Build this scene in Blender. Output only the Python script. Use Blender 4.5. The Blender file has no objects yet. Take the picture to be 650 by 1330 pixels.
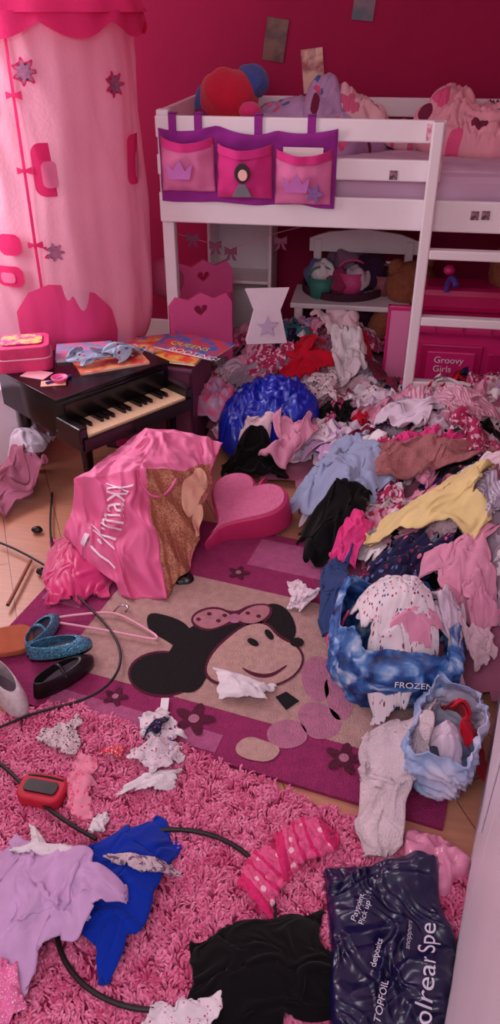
import bpy, bmesh, math, random, time
import numpy as np
from mathutils import Vector, Matrix
T_0=time.time()
random.seed(7); rng=np.random.default_rng(7)
scene=bpy.context.scene
rad=math.radians
HC=1.6; FP=1000.0; PT=rad(33); PHI=rad(9)
# ---------- surveying helpers: points measured in the photo -> metric room positions
def _ray(u,v):
    dx=(u-325)/FP; dy=-(v-665)/FP
    return Vector((dx, math.cos(PT)+dy*math.sin(PT), -math.sin(PT)+dy*math.cos(PT)))
def loc(u,v,z=0.0):
    d=_ray(u,v); t=(z-HC)/d.z
    return Vector((d.x*t,d.y*t,z))
def locy(u,v,Y):
    d=_ray(u,v); t=Y/d.y
    return Vector((d.x*t,Y,HC+d.z*t))
def lin(c):
    return tuple(((x/255)/12.92 if x/255<=.04045 else ((x/255+.055)/1.055)**2.4) for x in c)
# ---------- noise
_perm=np.concatenate([rng.permutation(256)]*3)
_ang=rng.random(256)*2*np.pi
def noise2(x,y,seed=0):
    x=np.asarray(x,float)+seed*17.31; y=np.asarray(y,float)-seed*9.17
    xi=np.floor(x).astype(int); yi=np.floor(y).astype(int)
    xf=x-xi; yf=y-yi
    u=xf*xf*xf*(xf*(xf*6-15)+10); v=yf*yf*yf*(yf*(yf*6-15)+10)
    def g(ix,iy,fx,fy):
        a=_ang[_perm[_perm[ix&255]+(iy&255)]]
        return np.cos(a)*fx+np.sin(a)*fy
    a=g(xi,yi,xf,yf); b=g(xi+1,yi,xf-1,yf); c=g(xi,yi+1,xf,yf-1); d=g(xi+1,yi+1,xf-1,yf-1)
    return ((a+(b-a)*u)+((c+(d-c)*u)-(a+(b-a)*u))*v)*1.4
# ---------- materials
MATS={}
def nodes_mat(name):
    m=bpy.data.materials.new(name); m.use_nodes=True
    nt=m.node_tree; b=nt.nodes['Principled BSDF']
    return m,nt,b
def mat(name,c,rough=.5,metal=0,noise=.0,nscale=8,bump=0,bscale=60,sheen=0,coat=0,c2=None,coord='Object',transl=0):
    if name in MATS: return MATS[name]
    m,nt,b=nodes_mat(name); N=nt.nodes; L=nt.links
    col=lin(c)+(1,)
    b.inputs['Base Color'].default_value=col
    b.inputs['Roughness'].default_value=rough; b.inputs['Metallic'].default_value=metal
    if sheen: b.inputs['Sheen Weight'].default_value=sheen
    if coat: b.inputs['Coat Weight'].default_value=coat
    tc=N.new('ShaderNodeTexCoord')
    if noise or c2:
        t=N.new('ShaderNodeTexNoise'); t.inputs['Scale'].default_value=nscale; t.inputs['Detail'].default_value=4
        L.new(tc.outputs[coord],t.inputs['Vector'])
        r=N.new('ShaderNodeValToRGB')
        ca=lin(c); cb=lin(c2) if c2 else tuple(x*(1-noise) for x in ca)
        if c2: r.color_ramp.elements[0].position=.42; r.color_ramp.elements[1].position=.58
        else: r.color_ramp.elements[0].position=.3; r.color_ramp.elements[1].position=.7
        r.color_ramp.elements[0].color=cb+(1,); r.color_ramp.elements[1].color=ca+(1,)
        L.new(t.outputs['Fac'],r.inputs['Fac']); L.new(r.outputs['Color'],b.inputs['Base Color'])
    if bump:
        t=N.new('ShaderNodeTexNoise'); t.inputs['Scale'].default_value=bscale; t.inputs['Detail'].default_value=3
        L.new(tc.outputs[coord],t.inputs['Vector'])
        bn=N.new('ShaderNodeBump'); bn.inputs['Strength'].default_value=bump; bn.inputs['Distance'].default_value=.01
        L.new(t.outputs['Fac'],bn.inputs['Height']); L.new(bn.outputs['Normal'],b.inputs['Normal'])
    if transl:
        tr=N.new('ShaderNodeBsdfTranslucent'); tr.inputs['Color'].default_value=col
        mx=N.new('ShaderNodeMixShader'); mx.inputs[0].default_value=transl
        L.new(b.outputs[0],mx.inputs[1]); L.new(tr.outputs[0],mx.inputs[2])
        L.new(mx.outputs[0],N['Material Output'].inputs['Surface'])
    MATS[name]=m; return m
def fabric(name,c,pattern=None,c2=(255,255,255),scale=25,rough=.95,wool=0,thr=.3):
    if name in MATS: return MATS[name]
    m,nt,b=nodes_mat(name); N=nt.nodes; L=nt.links
    b.inputs['Roughness'].default_value=rough; b.inputs['Sheen Weight'].default_value=.10
    b.inputs['Specular IOR Level'].default_value=.12
    tc=N.new('ShaderNodeTexCoord')
    base=N.new('ShaderNodeTexNoise'); base.inputs['Scale'].default_value=9
    L.new(tc.outputs['UV'],base.inputs['Vector'])
    r=N.new('ShaderNodeValToRGB'); ca=lin(c)
    r.color_ramp.elements[0].position=.3; r.color_ramp.elements[1].position=.7
    r.color_ramp.elements[0].color=tuple(x*.82 for x in ca)+(1,); r.color_ramp.elements[1].color=ca+(1,)
    L.new(base.outputs['Fac'],r.inputs['Fac'])
    out=r.outputs['Color']
    if pattern:
        if pattern in('dots','floral','spots'):
            t=N.new('ShaderNodeTexVoronoi'); t.inputs['Scale'].default_value=scale
            L.new(tc.outputs['UV'],t.inputs['Vector']); fac=t.outputs['Distance']
            rr=N.new('ShaderNodeMath'); rr.operation='LESS_THAN'; rr.inputs[1].default_value=thr
            L.new(fac,rr.inputs[0]); f=rr.outputs[0]
        elif pattern=='stripe':
            t=N.new('ShaderNodeTexWave'); t.inputs['Scale'].default_value=scale
            L.new(tc.outputs['UV'],t.inputs['Vector'])
            rr=N.new('ShaderNodeMath'); rr.operation='GREATER_THAN'; rr.inputs[1].default_value=.6
            L.new(t.outputs['Fac'],rr.inputs[0]); f=rr.outputs[0]
        else:
            t=N.new('ShaderNodeTexNoise'); t.inputs['Scale'].default_value=scale; t.inputs['Detail'].default_value=2
            L.new(tc.outputs['UV'],t.inputs['Vector'])
            rr=N.new('ShaderNodeMath'); rr.operation='GREATER_THAN'; rr.inputs[1].default_value=.55
            L.new(t.outputs['Fac'],rr.inputs[0]); f=rr.outputs[0]
        mx=N.new('ShaderNodeMix'); mx.data_type='RGBA'
        L.new(f,mx.inputs['Factor']); L.new(out,mx.inputs['A'])
        if pattern=='floral':
            cr=N.new('ShaderNodeValToRGB'); cr.color_ramp.interpolation='CONSTANT'
            cols=[lin(c2),lin((120,40,70)),lin((90,110,170)),lin((230,90,140))]
            e=cr.color_ramp.elements; e[0].color=cols[0]+(1,); e[1].position=.3; e[1].color=cols[1]+(1,)
            for k,cc in((.55,cols[2]),(.75,cols[3])):
                q=e.new(k); q.color=cc+(1,)
            L.new(t.outputs['Color'],cr.inputs['Fac']); L.new(cr.outputs['Color'],mx.inputs['B'])
        else: mx.inputs['B'].default_value=lin(c2)+(1,)
        out=mx.outputs['Result']
    L.new(out,b.inputs['Base Color'])
    w=N.new('ShaderNodeTexNoise'); w.inputs['Scale'].default_value=260 if not wool else 110; w.inputs['Detail'].default_value=3
    L.new(tc.outputs['UV'],w.inputs['Vector'])
    bn=N.new('ShaderNodeBump'); bn.inputs['Strength'].default_value=.3 if not wool else .9; bn.inputs['Distance'].default_value=.003 if not wool else .008
    L.new(w.outputs['Fac'],bn.inputs['Height']); L.new(bn.outputs['Normal'],b.inputs['Normal'])
    MATS[name]=m; return m
# ---------- object helpers
def link(o,parent=None):
    scene.collection.objects.link(o)
    if parent: o.parent=parent
    return o
def empty(name,l=(0,0,0),rz=0,rot=None):
    e=bpy.data.objects.new(name,None); e.location=l; e.rotation_euler=rot if rot else (0,0,rz); e.empty_display_size=.1
    return link(e)
def mobj(name,V,F,mats,midx=None,uv=None,smooth=True,parent=None,attr=None):
    V=np.asarray(V,float); me=bpy.data.meshes.new(name)
    if isinstance(F,np.ndarray):
        n=F.shape[1]; me.vertices.add(len(V)); me.vertices.foreach_set('co',V.ravel())
        me.loops.add(F.size); me.loops.foreach_set('vertex_index',F.ravel().astype(np.int32))
        me.polygons.add(len(F)); me.polygons.foreach_set('loop_start',np.arange(0,F.size,n,dtype=np.int32))
        me.update(calc_edges=True)
    else:
        me.from_pydata([tuple(v) for v in V],[],[tuple(f) for f in F])
    if uv is not None:
        l=me.uv_layers.new(name='UVMap'); vi=np.zeros(len(me.loops),np.int32); me.loops.foreach_get('vertex_index',vi)
        l.data.foreach_set('uv',np.asarray(uv)[vi].ravel())
    if not isinstance(mats,(list,tuple)): mats=[mats]
    for m in mats: me.materials.append(m)
    if midx is not None: me.polygons.foreach_set('material_index',np.asarray(midx,np.int32))
    if smooth: me.polygons.foreach_set('use_smooth',np.ones(len(me.polygons),bool))
    if attr is not None:
        a=me.attributes.new('shade','FLOAT','POINT'); a.data.foreach_set('value',attr)
    me.validate(); me.update()
    return link(bpy.data.objects.new(name,me),parent)
def bev(o,w,seg=2):
    m=o.modifiers.new('bevel','BEVEL'); m.width=w; m.segments=seg; m.limit_method='ANGLE'; return o
def box(name,c,s,m,parent=None,b=.004,rot=(0,0,0)):
    x,y,z=[k/2 for k in s]
    V=[(-x,-y,-z),(x,-y,-z),(x,y,-z),(-x,y,-z),(-x,-y,z),(x,-y,z),(x,y,z),(-x,y,z)]
    F=[(0,3,2,1),(4,5,6,7),(0,1,5,4),(1,2,6,5),(2,3,7,6),(3,0,4,7)]
    o=mobj(name,V,F,m,smooth=False,parent=parent); o.location=c; o.rotation_euler=rot
    if b: bev(o,b)
    return o
def bx(name,a,bb,m,parent=None,b=.004):
    return box(name,[(p+q)/2 for p,q in zip(a,bb)],[abs(q-p) for p,q in zip(a,bb)],m,parent,b)
def lathe(name,prof,m,c=(0,0,0),parent=None,n=32,rot=(0,0,0),scale=(1,1,1)):
    V=[];F=[]
    for r,z in prof:
        for i in range(n):
            a=2*math.pi*i/n; V.append((r*math.cos(a),r*math.sin(a),z))
    for j in range(len(prof)-1):
        for i in range(n):
            k=(i+1)%n; F.append((j*n+i,j*n+k,(j+1)*n+k,(j+1)*n+i))
    F.append(tuple(range(n))[::-1]); F.append(tuple((len(prof)-1)*n+i for i in range(n)))
    o=mobj(name,V,F,m,parent=parent); o.location=c; o.rotation_euler=rot; o.scale=scale; return o
def blob(name,c,s,m,parent=None,rot=(0,0,0),amp=.05,seed=1):
    bm=bmesh.new(); bmesh.ops.create_icosphere(bm,subdivisions=4,radius=1)
    V=np.array([v.co[:] for v in bm.verts]); F=np.array([[v.index for v in f.verts] for f in bm.faces]); bm.free()
    n=noise2(V[:,0]*1.7+V[:,2],V[:,1]*1.7-V[:,2],seed); V=V*(1+amp*n)[:,None]*np.array(s)
    o=mobj(name,V,F,m,parent=parent,uv=V[:,:2]); o.location=c; o.rotation_euler=rot; return o
def tube(name,pts,r,m,parent=None,cyc=False,smooth=True):
    cu=bpy.data.curves.new(name,'CURVE'); cu.dimensions='3D'; cu.bevel_depth=r; cu.bevel_resolution=3
    sp=cu.splines.new('NURBS' if smooth else 'POLY'); sp.points.add(len(pts)-1)
    for p,q in zip(sp.points,pts): p.co=(q[0],q[1],q[2],1)
    if smooth: sp.use_endpoint_u=not cyc; sp.order_u=4
    sp.use_cyclic_u=cyc
    o=bpy.data.objects.new(name,cu); scene.collection.objects.link(o)
    dg=bpy.context.evaluated_depsgraph_get(); me=bpy.data.meshes.new_from_object(o.evaluated_get(dg))
    bpy.data.objects.remove(o); me.materials.clear(); me.materials.append(m)
    for p in me.polygons: p.use_smooth=True
    return link(bpy.data.objects.new(name,me),parent)
def plate(name,outer,holes,th,m,parent=None,c=(0,0,0),rot=(0,0,0),b=.002):
    cu=bpy.data.curves.new(name,'CURVE'); cu.dimensions='2D'; cu.fill_mode='BOTH'; cu.extrude=th/2; cu.bevel_depth=b
    for lp in [outer]+list(holes):
        sp=cu.splines.new('POLY'); sp.points.add(len(lp)-1); sp.use_cyclic_u=True
        for p,q in zip(sp.points,lp): p.co=(q[0],q[1],0,1)
    o=bpy.data.objects.new(name,cu); scene.collection.objects.link(o)
    dg=bpy.context.evaluated_depsgraph_get(); me=bpy.data.meshes.new_from_object(o.evaluated_get(dg))
    bpy.data.objects.remove(o); me.materials.clear(); me.materials.append(m)
    o=bpy.data.objects.new(name,me); o.location=c; o.rotation_euler=rot
    return link(o,parent)
def heart(s,n=40):
    P=[]
    for i in range(n):
        t=2*math.pi*i/n; P.append((s*16*math.sin(t)**3/16,s*(13*math.cos(t)-5*math.cos(2*t)-2*math.cos(3*t)-math.cos(4*t))/16))
    return P
def ell(cx,cy,rx,ry,n=28,rot=0):
    c,s=math.cos(rot),math.sin(rot)
    return [(cx+rx*math.cos(t)*c-ry*math.sin(t)*s,cy+rx*math.cos(t)*s+ry*math.sin(t)*c) for t in [2*math.pi*i/n for i in range(n)]]
def rrect(x0,y0,x1,y1,r,n=5):
    P=[]
    for cx,cy,a0 in((x1-r,y1-r,0),(x0+r,y1-r,90),(x0+r,y0+r,180),(x1-r,y0+r,270)):
        for i in range(n+1):
            a=rad(a0+90*i/n); P.append((cx+r*math.cos(a),cy+r*math.sin(a)))
    return P
def flowerp(cx,cy,r,k=5,n=50):
    return [(cx+r*(.72+.28*math.cos(k*t))*math.cos(t),cy+r*(.72+.28*math.cos(k*t))*math.sin(t)) for t in [2*math.pi*i/n for i in range(n)]]
def refine(bm,L,k):
    bmesh.ops.triangulate(bm,faces=bm.faces)
    for _ in range(k):
        es=[e for e in bm.edges if e.calc_length()>L]
        if es: bmesh.ops.subdivide_edges(bm,edges=es,cuts=1)
        bmesh.ops.triangulate(bm,faces=bm.faces)
    V=np.array([v.co[:] for v in bm.verts]); F=np.array([[v.index for v in f.verts] for f in bm.faces]); bm.free(); return V,F
def text_arr(body,size):
    cu=bpy.data.curves.new('t','FONT'); cu.body=body; cu.size=size
    o=bpy.data.objects.new('t',cu); scene.collection.objects.link(o)
    dg=bpy.context.evaluated_depsgraph_get(); me=bpy.data.meshes.new_from_object(o.evaluated_get(dg))
    bpy.data.objects.remove(o)
    bm=bmesh.new(); bm.from_mesh(me); return refine(bm,size*.18,3)
def inpoly(x,y,P):
    r=np.zeros(np.shape(x),bool); n=len(P)
    for i in range(n):
        x1,y1=P[i][0],P[i][1]; x2,y2=P[(i+1)%n][0],P[(i+1)%n][1]
        c=((y1>y)!=(y2>y))&(x<(x2-x1)*(y-y1)/((y2-y1) or 1e-9)+x1); r^=c
    return r
def gridF(n,m=None):
    m=m or n; k=np.arange(n*m).reshape(m,n)
    return np.stack([k[:-1,:-1].ravel(),k[:-1,1:].ravel(),k[1:,1:].ravel(),k[1:,:-1].ravel()],1)
def ringF(n,m):
    k=np.arange(n*m).reshape(m,n)
    return np.stack([k[:-1].ravel(),np.roll(k,-1,1)[:-1].ravel(),np.roll(k,-1,1)[1:].ravel(),k[1:].ravel()],1)
# ---------- cloth library: garment-shaped sheets crumpled by a small position-based cloth solver
SHAPES=[
 [(-.20,.10),(-.11,.19),(-.04,.16),(.04,.16),(.11,.19),(.20,.10),(.17,.03),(.13,.05),(.13,-.22),(-.13,-.22),(-.13,.05),(-.17,.03)],
 [(-.27,.02),(-.11,.18),(-.04,.15),(.04,.15),(.11,.18),(.27,.02),(.24,-.05),(.14,.03),(.15,-.23),(-.15,-.23),(-.14,.03),(-.24,-.05)],
 [(-.12,.17),(.12,.17),(.17,-.24),(.06,-.25),(0,-.10),(-.06,-.25),(-.17,-.24)],
 [(-.10,.18),(.10,.18),(.11,.05),(.22,-.2),(-.22,-.2),(-.11,.05)],
 [(-.22,-.17),(.2,-.19),(.22,.17),(-.19,.18)]]
def polyR(P,t):
    P=np.array(P); Q=np.roll(P,-1,0); d=np.stack([np.cos(t),np.sin(t)],-1); best=np.full(t.shape,9.)
    for a,b in zip(P,Q):
        e=b-a; den=d[...,0]*e[1]-d[...,1]*e[0]; den=np.where(np.abs(den)<1e-9,1e-9,den)
        s=(a[0]*e[1]-a[1]*e[0])/den; w=(a[0]*d[...,1]-a[1]*d[...,0])/den
        ok=(s>0)&(w>=-1e-6)&(w<=1+1e-6); best=np.where(ok&(s<best),s,best)
    return best
def simlib(B,n,size,steps,iters,seed,cmin,cmax,foldp=.6,sm=4):
    r=np.random.default_rng(seed); u=np.linspace(-1,1,n); U,W=np.meshgrid(u,u)
    x=U*np.sqrt(1-W*W/2); y=W*np.sqrt(1-U*U/2); rho=np.sqrt(x*x+y*y); t=np.arctan2(y,x)
    R=np.zeros((B,n,n,2)); p=np.zeros((B,n,n,3)); lay=np.zeros((B,n,n))
    for b in range(B):
        rr=polyR(SHAPES[b%len(SHAPES)],t)*size*r.uniform(.85,1.1); 
        R[b,...,0]=rho*rr*np.cos(t); R[b,...,1]=rho*rr*np.sin(t)
        q=R[b].copy()
        for kf in range(2):
            if r.random()<foldp:
                a=r.uniform(0,6.28); nn=np.array([math.cos(a),math.sin(a)]); off=r.uniform(.04,.12)*size
                d=q@nn-off; m=d>0; q=q-2*np.where(m,d,0)[...,None]*nn; lay[b]+=np.where(m,1,0)
        a=r.uniform(0,3.14); c,s=math.cos(a),math.sin(a); X=q[...,0]*c+q[...,1]*s; Y=-q[...,0]*s+q[...,1]*c
        w=noise2(X/(.09*size),Y/(.09*size),seed+b)*.05*size; w2=noise2(X/(.09*size),Y/(.09*size),seed+b+50)*.05*size
        cx=r.uniform(cmin,cmax); cy=r.uniform(cmin+.12,min(1,cmax+.12))
        fx=.05*size**.5
        z=.040*size**.5*np.abs(noise2((X+w)/fx,(Y+w2)/(fx*3.0),seed+b+90))*2+.03*noise2(X/.1,Y/.1,seed+b+20)
        p[b,...,0]=X*cx+w*.6; p[b,...,1]=Y*cy+w2*.6; p[b,...,2]=.03+lay[b]*.016+z
        p[b,...,2]+=.003*r.random((n,n))*size
    floor=.004+lay*.011
    def rl(A,Bv): return np.linalg.norm(A-Bv,axis=-1)
    def con(pa,pb,L,k):
        d=pb-pa; l=np.sqrt((d*d).sum(-1))+1e-9; return (k*.5*(l-L)/l)[...,None]*d
    prs=[]; A=slice(None)
    for par in(0,1):
        m=(n-par)//2
        sa=slice(par,par+2*m-1,2); sb=slice(par+1,par+2*m,2)
        prs.append(((A,A,sa),(A,A,sb))); prs.append(((A,sa,A),(A,sb,A)))
    dg=[((A,slice(0,-1),slice(0,-1)),(A,slice(1,None),slice(1,None)),.22),((A,slice(1,None),slice(0,-1)),(A,slice(0,-1),slice(1,None)),.22),
        ((A,A,slice(0,-2)),(A,A,slice(2,None)),.24),((A,slice(0,-2),A),(A,slice(2,None),A),.24)]
    LS=[rl(R[a],R[b]) for a,b in prs]; LD=[rl(R[a],R[b]) for a,b,_ in dg]
    for st in range(steps):
        prev=p[...,:2].copy(); p[...,2]-=.0014*size**.5
        for it in range(iters):
            for (a,b),l in zip(prs,LS):
                c=con(p[a],p[b],l,.9); p[a]+=c; p[b]-=c
            for (a,b,k),l in zip(dg,LD):
                c=con(p[a],p[b],l,k); p[a]+=c; p[b]-=c
            np.maximum(p[...,2],floor,out=p[...,2])
        ct=p[...,2]<=floor+.001
        f=np.where(ct,.10,.35)[...,None]; p[...,:2]=prev+(p[...,:2]-prev)*f
    for _ in range(sm):
        q=p.copy(); q[:,1:-1,1:-1]=.5*p[:,1:-1,1:-1]+.125*(p[:,2:,1:-1]+p[:,:-2,1:-1]+p[:,1:-1,2:]+p[:,1:-1,:-2]); p=q
    out=[]
    for b in range(B):
        P=p[b].reshape(-1,3).copy(); mn=P.min(0); mx=P.max(0); P[:,:2]-=(mn[:2]+mx[:2])/2
        hx=(mx[0]-mn[0])/2; hy=(mx[1]-mn[1])/2
        dm=np.clip(1-(P[:,0]/hx)**2-(P[:,1]/hy)**2,0,1)**.8
        out.append(dict(V=P,n=n,uv=R[b].reshape(-1,2),hx=hx,hy=hy,dome=dm,shape=b%5))
    return out
LIBS=simlib(35,44,1.0,34,7,11,.46,.72)
LIBF=simlib(15,44,.9,34,7,401,.62,.85,.5)
LIBL=simlib(15,84,1.9,38,8,77,.56,.80,.5,sm=6)
print('lib',time.time()-T_0)
# ---------- height grid
def blur(B,sts):
    for st in sts:
        p=np.pad(B,st,mode='edge')
        B=(p[st:-st,st:-st]*2+p[:-2*st,st:-st]+p[2*st:,st:-st]+p[st:-st,:-2*st]+p[st:-st,2*st:])/6
    return B
class HG:
    def __init__(s,x0,y0,x1,y1,res=.007,z=0):
        s.x0,s.y0,s.res=x0,y0,res; s.nx=int((x1-x0)/res)+1; s.ny=int((y1-y0)/res)+1
        s.h=np.full((s.ny,s.nx),float(z))
        s.X,s.Y=np.meshgrid(x0+np.arange(s.nx)*res,y0+np.arange(s.ny)*res)
    def samp(s,A,x,y,ox=0,oy=0):
        fx=np.clip((x-s.x0)/s.res-ox,0,A.shape[1]-1.001); fy=np.clip((y-s.y0)/s.res-oy,0,A.shape[0]-1.001)
        i=fx.astype(int); j=fy.astype(int); fx=fx-i; fy=fy-j
        return (A[j,i]*(1-fx)+A[j,i+1]*fx)*(1-fy)+(A[j+1,i]*(1-fx)+A[j+1,i+1]*fx)*fy
    def base(s,x,y,sts=(1,3,5,7,5,3,1),up=.02):
        i0=max(0,int((x.min()-s.x0)/s.res)-12); i1=min(s.nx,int((x.max()-s.x0)/s.res)+13)
        j0=max(0,int((y.min()-s.y0)/s.res)-12); j1=min(s.ny,int((y.max()-s.y0)/s.res)+13)
        A=s.h[j0:j1,i0:i1].copy(); B=blur(A,sts)
        C=blur(np.clip(A,B,B+up),(1,1))
        return s.samp(C,x,y,i0,j0)
    def splat(s,V,n):
        G=V.reshape(n,n,3)
        P=np.concatenate([G.reshape(-1,3),((G[1:]+G[:-1])/2).reshape(-1,3),((G[:,1:]+G[:,:-1])/2).reshape(-1,3),((G[1:,1:]+G[:-1,:-1])/2).reshape(-1,3)])
        i=np.clip(np.round((P[:,0]-s.x0)/s.res).astype(int),0,s.nx-1); j=np.clip(np.round((P[:,1]-s.y0)/s.res).astype(int),0,s.ny-1)
        np.maximum.at(s.h,(j,i),P[:,2])
    def hit(s,u,v):
        d=_ray(u,v); t=.4
        while t<6:
            x,y,z=d.x*t,d.y*t,HC+d.z*t
            i=int(round((x-s.x0)/s.res)); j=int(round((y-s.y0)/s.res))
            g=s.h[j,i] if 0<=i<s.nx and 0<=j<s.ny else 0
            if z<=g or z<=0: return Vector((x,y,max(z,0)))
            t+=.006
        return loc(u,v,0)
def place(G,it,cx,cy,rot,sx,sy,sz,cap=None,flip=False,dome=.02):
    V=it['V']; x=V[:,0]*sx*(-1 if flip else 1); y=V[:,1]*sy; c,s=math.cos(rot),math.sin(rot)
    X=cx+x*c-y*s; Y=cy+x*s+y*c; zb=G.base(X,Y)
    if cap is not None: zb=np.minimum(zb,cap(X,Y))
    W=np.stack([X,Y,zb+V[:,2]*sz+dome*it['dome']],1); G.splat(W,it['n'])
    return W,gridF(it['n']),it['uv']
def cloth(G,cx,cy,a,b,rot=0,th=.02,fold=.03,seed=0,bend=0,lobe=.16,L=(.045,.13),n=None,cap=None,gloss=False,res=.0055,square=False,soft=False):
    if n is None: n=int(np.clip(2*max(a,b)/res,26,110))
    u=np.linspace(-1,1,n); U,W=np.meshgrid(u,u); U=U.ravel(); W=W.ravel()
    if square: x,y=U.copy(),W.copy(); rho=np.maximum(np.abs(U),np.abs(W))
    else: x=U*np.sqrt(1-W*W/2); y=W*np.sqrt(1-U*U/2); rho=np.sqrt(x*x+y*y)
    t=np.arctan2(y,x)
    R=1+lobe*1.6*noise2(np.cos(t)*1.3+5,np.sin(t)*1.3+5,seed)+lobe*.7*np.cos(3*t+seed)+lobe*.5*np.sin(5*t+seed*2.3)
    x=x*R*a; y=y*R*b; y=y+bend*x*x
    fa=(seed*1.7)%math.pi
    p=x*math.cos(fa)+y*math.sin(fa); q=-x*math.sin(fa)+y*math.cos(fa)
    w1=noise2(p/.11,q/.11,seed+11)*.05; w2=noise2(p/.11,q/.11,seed+12)*.05
    n1=noise2((p+w1)/L[0],(q+w2)/L[1],seed+1); n2=noise2((p-w2)/(L[0]*1.5),(q+w1)/(L[0]*1.7),seed+2); n3=noise2(p/.13,q/.13,seed+4)
    n4=noise2((q+w1)/(L[0]*.45),(p+w2)/(L[1]*.5),seed+5)
    ridge=1-np.minimum(1,np.abs(n1)*2.6)
    if soft: f=.45+.5*n1+.35*n2+.3*n3+.22*(1-2*np.abs(n4))
    elif gloss: f=.5*np.abs(n2)*1.6+.6*ridge+.25*(1-np.minimum(1,np.abs(n4)*3))
    else: f=.62*ridge**1.3+.42*np.abs(n2)*1.8+.3*n3
    e=np.clip(1-rho**9,0,1)**.5; e2=np.clip(1-rho**3.2,0,1)**.5*.6+.4*e
    if soft and not square: e=np.clip(1-rho**3,0,1)**.6
    c,s=math.cos(rot),math.sin(rot)
    X=cx+x*c-y*s; Y=cy+x*s+y*c
    zb=G.base(X,Y)
    if cap is not None: zb=np.minimum(zb,cap(X,Y))
    Z=zb+th*e+fold*f*e2
    V=np.stack([X,Y,Z],1); G.splat(V,n)
    return V,gridF(n),np.stack([x,y],1)+seed*.37
_sd=[100]
def solid(o,t=.004,sub=0):
    if sub: md=o.modifiers.new('sub','SUBSURF'); md.levels=sub; md.render_levels=sub
    md=o.modifiers.new('s','SOLIDIFY'); md.thickness=t; md.offset=1; return o
def foot(G,u0,v0,u1,v1):
    um=(u0+u1)/2; c=G.hit(um,(v0+v1)/2); z=c.z
    A=loc(um,v1,z); B=loc(um,v0,z); C0=loc(u0,(v0+v1)/2,z); C1=loc(u1,(v0+v1)/2,z)
    hA=G.hit(um,v1); hB=G.hit(um,v0); dyp=abs(B.y-A.y); dy=max(min(abs(hB.y-hA.y),dyp*1.2),dyp*.55)
    return c.x,c.y,abs(C1.x-C0.x)/2,dy/2
def drop(name,u0,v0,u1,v1,m,th=.02,fold=.03,G=None,hs=1.25,big=None,shape=None,dome=None,ex=1.08,**k):
    """garment whose footprint was measured in the photo; rests on whatever lies beneath it"""
    _sd[0]+=1; G=G or GF; cx,cy,a,b=foot(G,u0,v0,u1,v1)
    if k.get('gloss'):
        V,F,uv=cloth(G,cx,cy,a,b,th=th,fold=fold,seed=k.pop('seed',_sd[0]),cap=capx,**k); return mobj(name,V,F,m,uv=uv)
    lib=LIBL if (big or max(a,b)>.15) else LIBS
    cand=[(abs(math.log((a/b)/((it['hx']/it['hy']) if not r else (it['hy']/it['hx'])))),i,r) for i,it in enumerate(lib) for r in(0,1) if shape is None or it['shape'] in shape]
    best=sorted(cand)[:4]
    _,i,r=best[_sd[0]%len(best)]; it=lib[i]
    sx,sy=(a/it['hx'],b/it['hy']) if not r else (b/it['hx'],a/it['hy'])
    sx*=ex; sy*=ex
    sz=min(math.sqrt(sx*sy),1.15)*hs
    if dome is None: dome=.24*min(a,b)
    V,F,uv=place(G,it,cx,cy,math.pi/2*r+(math.pi if _sd[0]%2 else 0),sx,sy,sz,cap=capx,dome=dome)
    return solid(mobj(name,V,F,m,uv=uv+_sd[0]*.37),sub=1 if it['n']<60 else 0)
def strip(name,pu,pv,a,b,rot,m,G=None,hs=1.0,dome=.012,**k):
    _sd[0]+=1; G=G or GF; p=G.hit(pu,pv); lib=[l for l in LIBF if l['shape'] in(3,4)]
    it=lib[_sd[0]%len(lib)]; sx,sy=a/it['hx'],b/it['hy']
    V,F,uv=place(G,it,p.x,p.y,rad(rot),sx,sy,min(.8,math.sqrt(sx*sy))*hs,cap=capx,dome=dome)
    return solid(mobj(name,V,F,m,uv=uv+_sd[0]*.37),sub=1)
GF=HG(-1.5,.35,1.75,4.35)
# ================= MATERIALS
white_gloss=mat('white_paint',(242,230,236),.4,noise=.04,bump=.03,bscale=20)
magwall=mat('magenta_wall_paint',(168,4,74),.85,noise=.10,nscale=3,bump=.06,bscale=150)
pinkwall=mat('pale_wall_paint',(225,200,212),.8,noise=.06,nscale=3,bump=.05,bscale=150)
blk=mat('black_lacquer',(14,10,14),.25,noise=.1)
rubber=mat('dark_rubber',(30,20,26),.5,noise=.2)
F_=fabric
fp=dict(
 lpink=F_('fab_light_pink',(232,155,185)), blush=F_('fab_blush',(240,205,216)), lilacw=F_('fab_lilac_white',(228,208,226)),
 lilac=F_('fab_lilac',(208,165,212)), grey=F_('fab_grey_mauve',(165,145,162)), mauve=F_('fab_mauve',(178,104,132)),
 red=F_('fab_red',(205,22,50)), black=F_('fab_black',(13,10,13)), navy=F_('fab_navy',(30,34,82)), blueg=F_('fab_blue_grey',(158,168,202)),
 maroon=F_('fab_maroon',(115,25,60)), white=F_('fab_white',(240,228,234)), hot=F_('fab_hot_pink',(240,70,146)), royal=F_('fab_royal_blue',(14,50,170)),
 yellow=F_('fab_yellow',(240,214,150)), denim=F_('fab_denim',(50,70,122)), brownm=F_('fab_brown_mauve',(184,118,120),wool=1),
 wfl=F_('fab_white_floral',(238,224,232),'floral',(190,40,80),36,thr=.26), wdot=F_('fab_white_dots',(235,218,228),'dots',(190,60,100),55,thr=.22),
 leo=F_('fab_leopard',(222,198,204),'spots',(60,40,55),62,thr=.3), pst=F_('fab_pink_stripe',(238,202,216),'stripe',(215,120,160),14),
 navfl=F_('fab_navy_floral',(36,34,70),'floral',(230,120,150),40,thr=.28), knit=F_('fab_knit_white',(230,208,216),wool=1),
 teal=F_('fab_teal',(60,120,130)), mfl=F_('fab_magenta_pattern',(180,50,98),'patch',(235,180,203),40), gst=F_('fab_grey_stripe',(215,205,220),'stripe',(165,145,172),20))
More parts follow.
